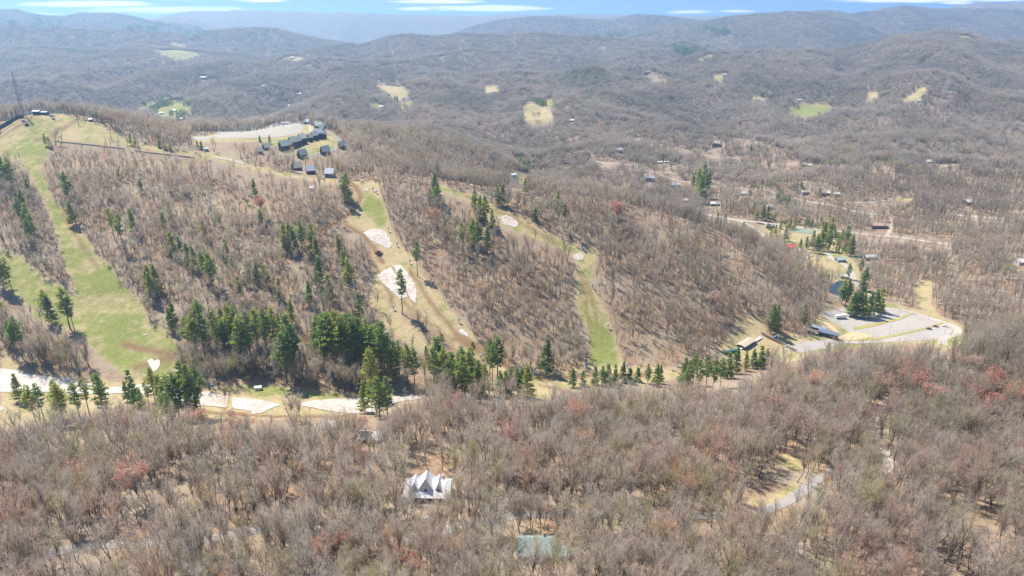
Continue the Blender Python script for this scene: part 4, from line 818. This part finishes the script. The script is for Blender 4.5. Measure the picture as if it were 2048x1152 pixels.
lift_tower(81, 620, 9.5, 15, 'dark ski lift tower standing in the lower left meadow'); lift_tower(158, 251, 11, 25, 'dark ski lift tower near the summit track'); lift_tower(223, 279, 11.5, 25, 'dark ski lift tower on the ridge meadow by the fence'); lift_tower(1172, 735, 9, 0, 'slim dark lift tower at the foot of the right run'); lift_tower(983, 712, 8, 20, 'grey lift tower at the end of the mud on the middle run'); lift_tower(1517, 732, 11, 0, 'brown lift tower behind the pines by the conveyor'); lift_tower(318, 283, 8, 25, 'pale lift tower at the wooded edge of the ridge')
def light_pole(px, py, h, label):
    t = thing('light_pole', label, 'light pole', at(px, py), 0, 'parking lot light poles'); m = pm((.35, .33, .31), .6)
    MB().tube((0, 0, -.5), (0, 0, h), .13, .09, 8).go('pole', m, t); MB().box(-1.0, 1.0, -.05, .05, h-.1, h).go('arm', m, t)
    for s in (-1, 1): MB().box(s*1.0-.3, s*1.0+.3, -.16, .16, h-.14, h+.06).go('lamp_head', pm((.45, .45, .44), .5), t)
for x, y, lb in [(1778,670,'light pole at the lower edge of the big lot'),(1797,633,'light pole beside the grass strip of the big lot'),(1744,680,'light pole left of the lower grass strip'),(1889,668,'light pole near the lot exit'),(514,269,'light pole left on the hilltop lot'),(567,257,'light pole right on the hilltop lot'),(1857,640,'light pole at the upper right of the big lot')]: light_pole(x, y, 9.5, lb)
# ---- cell tower
def cell_tower():
    p = at(46, 233); H = 57; t = thing('cell_tower', 'tall grey lattice antenna tower leaning over the summit sheds', 'tower', p)
    m = pm((.24, .28, .31), .45); A_ = [2*math.pi*k/3+.4 for k in range(3)]
    def pt(k, z): r_ = 2.3*(1-z/H)+.6; return Vector((math.cos(A_[k])*r_, math.sin(A_[k])*r_, z))
    for k in range(3): MB().tube(pt(k, -1), pt(k, H), .2, .13, 6).go('leg', m, t)
    b = MB(); z = 0
    while z < H-3:
        z2 = z+3.6*(1-z/H)+1.6
        for k in range(3):
            q = (k+1) % 3; b.tube(pt(k, z), pt(q, z2), .07, .07, 4, False); b.tube(pt(q, z), pt(k, z2), .07, .07, 4, False); b.tube(pt(k, z2), pt(q, z2), .07, .07, 4, False)
        z = z2
    b.go('bracing', m, t)
    MB().tube((0, 0, H), (0, 0, H+5), .12, .06, 6).go('mast_tip', m, t)
    for k in range(6):
        a = k*math.pi/3; MB().box(-.25, .25, -.12, .12, -1.3, 1.3).go('antenna', pm((.75, .76, .78), .5), t).matrix_local = __import__('mathutils').Matrix.Translation((math.cos(a)*2.1, math.sin(a)*2.1, H-2))@__import__('mathutils').Matrix.Rotation(a+math.pi/2, 4, 'Z')
    MB().tube((1.4, -.4, H-9), (1.4, -1.0, H-9), .8, .8, 12).go('dish', pm((.7, .7, .7), .5), t)
cell_tower()
house(75, 229, 8, 6, 4.2, 1.2, 5, (.05, .075, .10), (.62, .70, .70), 'dark summit hut with pale flat roof under the antenna tower', 'hut', 'hut', wins=2)
house(60, 228, 6, 5, 2.8, .8, 15, (.06, .10, .12), (.40, .50, .52), 'low dark teal equipment shed left of the summit hut', 'shed', 'shed', wins=0)
house(90, 229, 9, 5, 3.0, 1.0, -5, (.07, .12, .12), (.20, .30, .29), 'dark green lift shed right of the summit hut', 'shed', 'shed', wins=1)
house(182, 243, 4, 3, 3.0, .8, 20, (.08, .13, .22), (.5, .55, .62), 'small blue lift operator cabin at the wooded edge of the summit', 'cabin', 'operator_cabin', wins=1)
house(413, 302, 4, 3, 3.0, .8, 20, (.10, .22, .26), (.5, .55, .58), 'small blue green cabin at the lower end of the ridge meadow', 'cabin', 'operator_cabin', wins=1)
t, b = slab_line('windbreak_fence', 'dark blue windbreak fence along the left side of the summit', 'fence', [(-30,272),(0,258),(20,247),(35,238),(48,236)], .15, -.3, 4.2, None); b.go('panel', pm((.07, .09, .13), .8), t)

# ------------------------------------------------------------------ trees as things: pines and red maples
PINES = """15 374 50;28 377 52;60 398 34;50 432 44;47 456 52;60 462 46;70 480 44;64 492 46;141 410 56;147 452 42;221 402 20;284 388 24;237 358 16;230 482 56;248 502 62;344 448 32;525 460 34;511 394 30;
347 510 40;365 521 40;378 530 38;390 541 42;410 562 52;425 574 58;300 582 45;316 587 50;306 602 50;350 652 46;344 662 40;8 577 66;25 583 60;-4 625 45;98 642 56;106 647 50;140 657 72;149 661 55;35 722 62;46 717 76;24 692 46;90 722 46;
395 722 75;411 717 95;380 707 60;400 682 60;440 717 80;455 727 70;470 717 85;480 707 80;490 737 85;505 727 85;520 717 80;535 707 75;550 697 65;450 692 60;560 682 45;515 692 60;585 752 100;574 767 86;592 742 80;
640 722 75;650 737 90;665 742 95;660 712 70;680 747 100;690 752 100;700 742 95;715 752 95;705 717 75;725 747 90;740 752 85;735 722 70;750 757 85;765 762 90;770 747 85;755 727 65;790 767 70;800 757 60;815 772 70;830 772 65;690 702 60;720 702 55;675 702 55;745 797 85;780 742 60;745 830 60;760 836 70;775 831 65;730 826 55;
880 772 80;870 787 76;890 792 80;905 797 76;925 802 76;940 782 66;925 772 66;945 762 66;955 792 60;970 787 50;985 772 70;980 757 66;995 757 70;1000 792 42;1012 792 42;1022 790 44;1035 790 46;1045 792 46;1055 797 56;885 707 32;853 717 22;1093 747 62;1145 774 34;1165 772 28;1190 770 34;1205 772 36;1215 770 38;1230 767 34;1245 764 36;1258 767 28;1275 764 26;1295 767 36;1312 772 40;1320 767 34;
1365 777 56;1375 787 60;1385 772 60;1395 792 66;1410 787 70;1425 782 60;1440 777 56;1455 757 46;1470 747 46;1490 742 36;1505 737 36;1520 737 40;1530 737 36;
40 802 50;75 852 76;90 842 70;130 852 80;125 837 70;160 837 66;180 832 70;210 832 76;205 822 70;265 792 46;255 802 36;300 817 50;310 802 60;330 822 66;345 832 76;360 837 86;375 832 90;390 837 90;405 832 86;345 852 56;270 812 32;285 817 36;68 882 30;
570 502 46;590 507 46;605 507 56;625 502 46;635 522 42;580 492 40;640 572 50;680 522 46;690 557 50;700 582 56;690 412 50;696 402 46;500 572 32;515 567 36;530 572 36;540 577 30;585 650 46;835 552 60;805 628 78;870 402 46;876 414 40;860 407 26;
950 432 42;960 442 42;970 447 46;985 462 36;925 507 52;945 492 46;955 512 60;975 507 46;1005 412 36;995 412 30;1050 388 26;890 472 30;1070 442 20;1115 422 32;1130 432 20;1237 457 26;1165 499 14;1140 477 16;1540 668 52;1550 662 46;1605 657 42;1655 706 20;
1700 632 42;1712 634 44;1722 636 44;1735 634 44;1748 630 44;1757 624 42;1690 612 46;1683 608 42;1725 582 42;1720 602 46;1395 388 42;1405 382 46;1400 408 48;1411 398 42;1416 378 30;1385 378 26;1500 313 20;1540 484 22;1550 502 26;1545 522 22;1570 482 26;1565 502 22;1590 527 26;1632 507 32;1640 502 36;1645 482 32;1655 502 36;1660 472 32;1625 492 26;1690 502 42;1680 497 32;1700 512 36;1695 557 26;1720 547 26;1480 482 22;1485 467 20;1435 442 16;1450 447 16;1512 445 22;1525 440 26;1535 436 22;1505 432 22;1580 455 16;1560 458 14;1655 565 16;1640 560 18;
262 290 20;272 292 20;205 246 14;195 243 14;320 296 13;330 300 16;342 303 15;92 292 20;100 296 18;396 298 14;404 300 14;118 224 10;608 247 14;540 287 14;520 284 10;1600 500 20;1612 498 22;1550 470 18;270 470 44;330 470 38;410 480 34;455 520 36;480 600 40;660 600 44;620 610 42;560 600 38;720 640 48""".replace('\n', '').split(';')
def pzone(x, y):
    if y < 310 and x < 420: return 'small dark conifer on the open summit ridge'
    if x < 170 and y < 520: return 'green pine in the wooded strip between the two left runs'
    if x < 170 and y < 740: return 'tall pine standing in the lower left meadow'
    if x < 240 and y > 740: return 'white pine in the row below the snow at the lower left'
    if x < 420 and y > 775: return 'tall pine in the grove in front of the valley snow'
    if 370 < x < 600 and y > 660: return 'tall white pine in the grove above the pump hut'
    if 600 < x < 860 and y > 690 and y < 800: return 'tall dark pine in the dense grove left of the middle run'
    if 700 < x < 790 and y > 800: return 'pine in the small clump in front of the valley snow'
    if x == 1093: return 'lone round pine casting its shadow on the valley floor'
    if x == 805: return 'lone tall thin pine in front of the large snow patch'
    if x == 835: return 'lone narrow pine right of the middle run'
    if 860 < x < 1070 and y > 690: return 'bright green pine in the scattered group at the foot of the middle run'
    if 1130 < x < 1340 and y > 700: return 'short bushy pine in the line at the foot of the right run'
    if 1340 < x < 1540 and y > 700: return 'bushy pine in the thick clump below the conveyor'
    if 1530 < x < 1660 and y > 640: return 'rounded pine by the lower lot'
    if x > 1670 and y > 560: return 'tall pine in the clump shading the parking lot'
    if 1370 < x < 1420 and y < 420: return 'bright green pine in the tall clump on the far hillside'
    if x > 1420: return 'green conifer in the village in the valley'
    if 480 < x < 620 and y < 350: return 'dark conifer beside the hilltop lot'
    if x > 840: return 'green pine in the woods between the middle and right runs'
    return 'green pine among bare trees on the middle of the ski hill'
PPOS = []
for i, s in enumerate(PINES):
    x, y, h = map(float, s.split()); p = at(x, y); H = h*mpp(p)/.93*(1.24 if 370 < x < 1070 and y > 655 else 1.14)
    small = H < 13
    v = (random.choice([4, 5, 6]) if small else (random.choice([2, 6, 6, 4]) if h < 50 else random.choice([0, 1, 2, 3, 6])))
    if x in (805, 835): v = 3
    if x == 1093: v = 6
    lb = pzone(x, y); t = thing('pine_tree', lb, 'pine tree', p, random.uniform(0, 360), lb.replace('pine', 'pines').replace('conifer', 'conifers') if x not in (805, 835, 1093) else None)
    sc_ = H/PSPEC[v][0]; wv = sc_*random.uniform(.92, 1.15); t.scale = (wv, wv, sc_); PPOS.append((p.x, p.y))
    a, b = pine_me[v]
    for nm_, me in (('trunk', a), ('crown', b)):
        o = bpy.data.objects.new(nm_, me); C.objects.link(o); o.parent = t
REDS = [(165,975,60),(300,1005,85),(640,1165,85),(1010,915,66),(1170,875,70),(1175,925,55),(1045,950,60),(1290,875,36),(1295,935,46),(920,845,52),(730,880,46),(1620,812,56),(1682,845,46),(1870,835,64),(1835,812,60),(1955,845,60),(1240,450,46),(530,432,34),(868,455,32),(1420,625,40),(1980,800,60),(60,1070,60),(1500,1075,50),(820,1160,60),(700,985,46),(1745,800,50),(1560,850,52),(1410,820,46),(480,900,60),(380,880,50),(1800,770,52),(1930,760,50),(2020,830,60),(1380,960,60),(990,870,46)]
def rzone(x, y):
    if y > 780: return 'maple hazed with %s buds in the foreground woods, %s' % ('orange' if (x, y) in ((640,1165),(1045,950)) else 'red', 'left of the white house' if x < 800 else ('right of the white house' if x < 1400 else 'in the right hand woods'))
    if x < 1000: return 'maple hazed with dull red buds on the ski hill'
    return 'maple hazed with rusty red buds on the wooded hill right of the runs'
for i, (x, y, h) in enumerate(REDS):
    p = at(x, y); H = min(26, h*mpp(p)/.85); lb = rzone(x, y); t = thing('maple_tree', lb, 'maple tree', p, random.uniform(0, 360), lb.replace('maple ', 'maples ', 1))
    s_ = H/19; t.scale = (s_*1.45, s_*1.45, s_); PPOS.append((p.x, p.y))
    for nm_, me in zip(('trunk', 'crown'), red_me[i % 3]):
        o = bpy.data.objects.new(nm_, me); C.objects.link(o); o.parent = t

# ------------------------------------------------------------------ bare woods
gx_, gy_ = np.meshgrid(np.arange(2048.0), np.arange(1152.0)); KEEP = np.zeros((1152, 2048), bool)      # open ground that trees must not stand in front of
for k, (gv, poly) in enumerate(GRASS):
    if k not in SPARSE and k not in GROVE and poly[0] not in ((880,968),(1545,915),(1485,1005),(0,1005),(0,955)): KEEP |= inpoly(gx_, gy_, poly)
KEEPG = KEEP.copy(); KEEP = np.zeros((1152, 2048), bool)
for poly in SNOW+[LOT, TOPLOT, COURT, POND, [(1000,745),(1130,735),(1340,730),(1350,716),(1540,696),(1540,730),(1440,768),(1340,768),(1100,775)]]: KEEP |= inpoly(gx_, gy_, poly)
for nm_, hw, ck, pts in ROADS[2:]: KEEP |= linedist(gx_, gy_, pts) < (2.8 if nm_ == 'road' else 1.2)
for hx, hy, hl, hh in HBOX:
    KEEP[max(int(hy-hh), 0):max(int(hy-hh*.3), 0), max(int(hx-hl/2), 0):max(int(hx+hl/2), 0)] = True
KEEPSOFT = np.zeros((1152, 2048), bool); KEEPSOFT |= inpoly(gx_, gy_, [(812,935),(905,935),(908,995),(812,995)]); KEEPSOFT |= inpoly(gx_, gy_, [(1034,1056),(1086,1056),(1086,1092),(1034,1092)]); KEEPSOFT |= inpoly(gx_, gy_, [(840,1025),(866,1025),(866,1042),(840,1042)]); KEEPSOFT |= linedist(gx_, gy_, [(1500,1024),(1570,1005),(1610,978),(1640,955)]) < 14; KEEPSOFT |= linedist(gx_, gy_, [(1778,932),(1765,895),(1745,865),(1748,830),(1765,808),(1790,795)]) < 10; KEEPSOFT |= inpoly(gx_, gy_, [(1545,915),(1612,905),(1612,935),(1580,945)]) | inpoly(gx_, gy_, [(1485,1005),(1560,980),(1600,965),(1604,975),(1540,1015)])
CL = np.array(CLEARS); PP = np.array(PPOS)
def lookup(arr, x, y):
    j = np.clip(np.round((x/y-US[0])/(US[1]-US[0])).astype(int), 0, NC-1); k = np.clip(np.searchsorted(YS, y), 0, NR-1); return arr[k, j]
def scatter(y0, y1, sp, jitter=.42, ht=22):
    out = []
    y = y0
    while y < y1:
        s = sp; xs = np.arange(-1.05*y-60, 1.05*y+60, s); xs = xs+rng.uniform(-jitter, jitter, xs.shape)*s; ys = y+rng.uniform(-jitter, jitter, xs.shape)*s
        out.append(np.stack([xs, ys], 1)); y += s
    q = np.concatenate(out); q = q[np.abs(q[:, 0]/q[:, 1]) < 1.3]
    z = hgt(q[:, 0], q[:, 1]); px, py = project(q[:, 0], q[:, 1], z)
    ok = (px > -140) & (px < 2190) & (py < 1290) & (py > -50)
    cm = lookup(CM, q[:, 0], q[:, 1]); ok &= (z+ht+.012*q[:, 1])/q[:, 1] > cm       # drop what ridges hide
    c_ = lookup(clear, q[:, 0], q[:, 1]); sp_ = lookup(sparse, q[:, 0], q[:, 1]); ok &= (c_ < .5) & ((sp_ < .5) | (rng.random(len(q)) < .3))
    if y0 < 2900:
        lucky = rng.random(len(q))
        for fr, pr in ((.3, 0), (.55, 0), (.8, 0), (1.1, 0)):
            tx, ty = project(q[:, 0], q[:, 1], z+ht*.8*fr); ti = np.clip(ty.astype(int), 0, 1151); tj = np.clip(tx.astype(int), 0, 2047)
            ok &= ~KEEP[ti, tj]; ok &= ~(KEEPG[ti, tj] & (lucky < (.86 if fr > .4 else .6))); ok &= ~(KEEPSOFT[ti, tj] & (lucky < .74))
    q = q[ok]; z = z[ok]
    if y0 < 1300:
        for cx, cy_, r_ in CL:
            if cy_ > y1+40 or cy_ < y0-40: continue
            m = np.hypot(q[:, 0]-cx, q[:, 1]-cy_) > r_; q = q[m]; z = z[m]
        for cx, cy_ in PP:
            m = np.hypot(q[:, 0]-cx, q[:, 1]-cy_) > 2.4; q = q[m]; z = z[m]
    dens = fbm(q[:, 0]/38, q[:, 1]/38, 3, 60); keep = rng.random(len(q)) < np.clip(.88+(1.35 if y0 < 400 else 1.1)*dens, .03, 1) if y0 < 1300 else rng.random(len(q)) < .95
    return np.column_stack([q[keep], z[keep]+CZ])
nearp = scatter(150, 470, 4.5); hillp = scatter(470, 1150, 5.1)
midp = scatter(1150, 3000, 13, .45, 20); farp = scatter(3000, 7600, 36, .45, 25)
PXn, PYn = project(nearp[:, 0], nearp[:, 1], nearp[:, 2]-CZ)
infr = (PXn > -30) & (PXn < 2078) & (PYn < 1190)
order = np.argsort(np.where(infr, np.hypot(nearp[:, 1], nearp[:, 2]-CZ), 1e9)); ind = order[:300]
def bzone(x, y):
    if x < 330: return 'leafless grey brown tree in the nearest woods at the bottom left corner'
    if x < 780: return 'leafless grey brown tree in the nearest woods along the road at the lower left'
    if x < 980: return 'leafless grey brown tree in the nearest woods below the white roofed house'
    if x < 1250: return 'leafless grey brown tree in the nearest woods round the teal roofed house'
    if x < 1650: return 'leafless grey brown tree in the nearest woods right of the teal roofed house'
    return 'leafless grey brown tree in the nearest woods at the bottom right corner'
for k, i in enumerate(ind):
    p = nearp[i]; v = int(rng.integers(8)); lb = bzone(PXn[i], PYn[i])
    t = thing('bare_tree', lb, 'tree', p, random.uniform(0, 360), lb.replace(' tree ', ' trees ')); s_ = random.uniform(.66, 1.0); t.scale = (s_*random.uniform(.9, 1.1),)*2+(s_,)
    for nm_, me in zip(('trunk', 'crown'), bare_me[v]):
        o = bpy.data.objects.new(nm_, me); C.objects.link(o); o.parent = t
rest = np.delete(nearp, ind, 0)
# prototypes of the scattered woodland, kept out of the scene itself
PC = bpy.data.collections.new('woodland_sources'); NCN = 0
def proto(name, me): PC.objects.link(bpy.data.objects.new(name, me))
for i in range(8): proto('a%02d' % i, joined('woodland_tree', [(BT[i][0], 0), (BT[i][1], 1)], [BARK, TWIG]))
for i in range(6):
    a, b = bare_tree(400+i, BH[i], 1, 1.1); proto('b%02d' % i, joined('woodland_tree', [(a, 0), (b, 1)], [BARK, TWIG]))
def clump(seed, size, ntree, lod=2, H=19):
    r = np.random.default_rng(seed); parts = []
    for k in range(ntree):
        (tv, tt), (cv, ct) = bare_tree(seed*50+k, H*r.uniform(.75, 1.1), lod, 1.2); off = np.array([*r.uniform(-size/2, size/2, 2), 0])
        parts += [((tv+off, tt), 0), ((cv+off, ct), 1)]
    return joined('woodland_clump', parts, [BARK, TWIGF])
for i in range(5): proto('c%02d' % i, clump(500+i, 15, 6))
for i in range(4): proto('d%02d' % i, clump(700+i, 38, 22))
def gn_scatter(name, coll, pts, idx, rot, scl, kind='stuff'):
    me = bpy.data.meshes.new(name); me.vertices.add(len(pts)); me.vertices.foreach_set('co', np.asarray(pts, np.float32).ravel())
    a = me.attributes.new('pick', 'INT', 'POINT'); a.data.foreach_set('value', np.asarray(idx, np.int32))
    a = me.attributes.new('turn', 'FLOAT_VECTOR', 'POINT'); a.data.foreach_set('vector', np.asarray(rot, np.float32).ravel())
    a = me.attributes.new('size', 'FLOAT_VECTOR', 'POINT'); a.data.foreach_set('vector', np.asarray(scl, np.float32).ravel())
    o = bpy.data.objects.new(name, me); C.objects.link(o)
    ng = bpy.data.node_groups.new(name+'_nodes', 'GeometryNodeTree'); ng.interface.new_socket('Geometry', in_out='INPUT', socket_type='NodeSocketGeometry'); ng.interface.new_socket('Geometry', in_out='OUTPUT', socket_type='NodeSocketGeometry')
    N_ = ng.nodes; gi = N_.new('NodeGroupInput'); go = N_.new('NodeGroupOutput'); ip = N_.new('GeometryNodeInstanceOnPoints'); ci = N_.new('GeometryNodeCollectionInfo')
    ci.inputs['Collection'].default_value = coll; ci.inputs['Separate Children'].default_value = True; ci.inputs['Reset Children'].default_value = True
    ip.inputs['Pick Instance'].default_value = True
    def na(nm, ty): q = N_.new('GeometryNodeInputNamedAttribute'); q.data_type = ty; q.inputs['Name'].default_value = nm; return q.outputs['Attribute']
    er = N_.new('FunctionNodeEulerToRotation'); ng.links.new(na('turn', 'FLOAT_VECTOR'), er.inputs[0])
    ng.links.new(gi.outputs[0], ip.inputs['Points']); ng.links.new(ci.outputs[0], ip.inputs['Instance']); ng.links.new(na('pick', 'INT'), ip.inputs['Instance Index'])
    ng.links.new(er.outputs[0], ip.inputs['Rotation']); ng.links.new(na('size', 'FLOAT_VECTOR'), ip.inputs['Scale']); ng.links.new(ip.outputs[0], go.inputs[0])
    o.modifiers.new('scatter', 'NODES').node_group = ng
    return tag(o, kind=kind)
pts = np.concatenate([rest, hillp, midp, farp]); cnt = [len(rest), len(hillp), len(midp), len(farp)]
idx = np.concatenate([rng.integers(0, 8, cnt[0]), rng.integers(8, 14, cnt[1]), rng.integers(14, 19, cnt[2]), rng.integers(19, 23, cnt[3])])
rot = np.zeros((len(pts), 3)); rot[:, 2] = rng.uniform(0, 6.283, len(pts))
e_ = 12.0; fm = np.arange(len(pts)) >= cnt[0]+cnt[1]
fx_, fy_ = pts[fm, 0], pts[fm, 1]; sx_ = (hgt(fx_+e_, fy_)-hgt(fx_-e_, fy_))/(2*e_); sy_ = (hgt(fx_, fy_+e_)-hgt(fx_, fy_-e_))/(2*e_)
rot[fm, 2] = 0; rot[fm, 0] = np.arctan(sy_); rot[fm, 1] = -np.arctan(sx_)
s1 = np.where(rng.random(len(pts)) < np.where(np.arange(len(pts)) < cnt[0], .15, .32), rng.uniform(.25, .5, len(pts)), rng.uniform(.64, 1.0, len(pts)))
s1[fm] = rng.uniform(.85, 1.1, fm.sum())
lowb = (rng.random(len(pts)) < 1) & (np.arange(len(pts)) >= cnt[0]) & (np.arange(len(pts)) < cnt[0]+cnt[1]); s1[lowb] *= .88
wd = rng.uniform(.9, 1.15, len(pts)); scl = np.stack([s1*wd, s1*wd, s1], 1)
tag(gn_scatter('woodland', PC, pts, idx, rot, scl), 'leafless brown woods covering the foreground and every hillside', 'woods')
print('woodland', cnt)
# distant stands of pines
PC2 = bpy.data.collections.new('pine_sources')
def pine_clump(seed, size, nt, H):
    r = np.random.default_rng(seed); parts = []
    for k in range(nt):
        (tv, tt), (cv, ct) = pine(seed*30+k, H*r.uniform(.75, 1.15), 3.6, .15, .7); off = np.array([*r.uniform(-size/2, size/2, 2), 0]); parts += [((tv+off, tt), 0), ((cv+off, ct), 1)]
    return joined('pine_stand', parts, [PBARK, NEED])
for i in range(3): PC2.objects.link(bpy.data.objects.new('p%02d' % i, pine_clump(900+i, 16, 4, 18)))
STANDS = [((1740,105),(1780,135),16),((1808,92),(1872,136),40),((1872,80),(1905,108),16),((2000,92),(2048,128),26),((1115,130),(1215,168),60),((1135,192),(1200,216),24),((1750,178),(1798,203),18),((1330,98),(1422,126),40),((690,170),(750,206),26),((298,208),(325,226),14),((326,200),(344,213),8),((370,200),(384,214),8),((385,195),(435,215),18),((1030,238),(1042,250),6),((1055,205),(1105,215),10),((1020,325),(1090,343),26),((550,196),(570,206),7),((1175,180),(1200,200),6),((740,200),(800,206),12),((345,222),(372,240),10),
 ((0,40),(30,56),12),((60,42),(125,60),24),((255,52),(320,66),24),((375,64),(430,82),16),((1410,60),(1470,72),24),((1200,66),(1250,85),16),((1485,360),(1620,425),26),((1540,430),(1680,470),16),((1500,190),(1600,200),8),((1640,465),(1700,520),12)]
sp_ = []
for (x0, y0), (x1, y1), k in STANDS:
    for _ in range(k):
        x, y = random.gauss((x0+x1)/2, (x1-x0)/3.6), random.gauss((y0+y1)/2, (y1-y0)/3.6); p = at(x, y); sp_.append((p.x, p.y, p.z))
sp_ = np.array(sp_); m_ = len(sp_); rr = np.zeros((m_, 3)); rr[:, 2] = rng.uniform(0, 6.28, m_); ss = rng.uniform(.7, 1.05, (m_, 1))*np.ones((1, 3))*np.where(sp_[:, 1:2] < 1300, .62, 1.0)*np.where(sp_[:, 1:2] > 4000, 2.3, 1.0)
tag(gn_scatter('pine_woods', PC2, sp_, rng.integers(0, 3, m_), rr, ss), 'dark green stands of conifers scattered over the far hills', 'pine woods')

# ------------------------------------------------------------------ smoke and haze
def volume(name, dens, col, aniso, noise=False):
    m, n, l = mat(name); n.remove(n['Principled BSDF']); v = n.new('ShaderNodeVolumePrincipled'); v.inputs['Color'].default_value = (*col, 1); v.inputs['Density'].default_value = dens; v.inputs['Anisotropy'].default_value = aniso
    l.new(v.outputs[0], n['Material Output'].inputs['Volume']); m.cycles.volume_sampling = 'DISTANCE'; return m
p = at(1880, 205); bmh = bmesh.new()
bmesh.ops.create_icosphere(bmh, subdivisions=3, radius=1)
for v in bmh.verts:
    h = v.co.z; w = (.35+.65*(h*.5+.5))*(1+.25*math.sin(5*h+v.co.x*3)); v.co = Vector((v.co.x*11*w+6*(h+1), v.co.y*11*w, (h+1)*33))
sm = bpy.data.meshes.new('smoke_plume'); bmh.to_mesh(sm); bmh.free(); sm.materials.append(volume('smoke', .011, (.85, .9, 1.0), .2))
o = bpy.data.objects.new('smoke_plume', sm); C.objects.link(o); o.location = p; tag(o, 'thin bluish plume of smoke rising from the woods on the right', 'smoke', None, 'stuff')
top = max(float(ZT.max()), 0)+CZ+25; bot = float(ZT.min())+CZ-1.0-8
hz = MB().box(-20500, 20500, -400, 14600, bot, top).go('haze', volume('haze_air', 9.0e-5, (.42, .70, 1.0), .5)); tag(hz, kind='stuff')
print('haze top', top, 'bottom', bot)
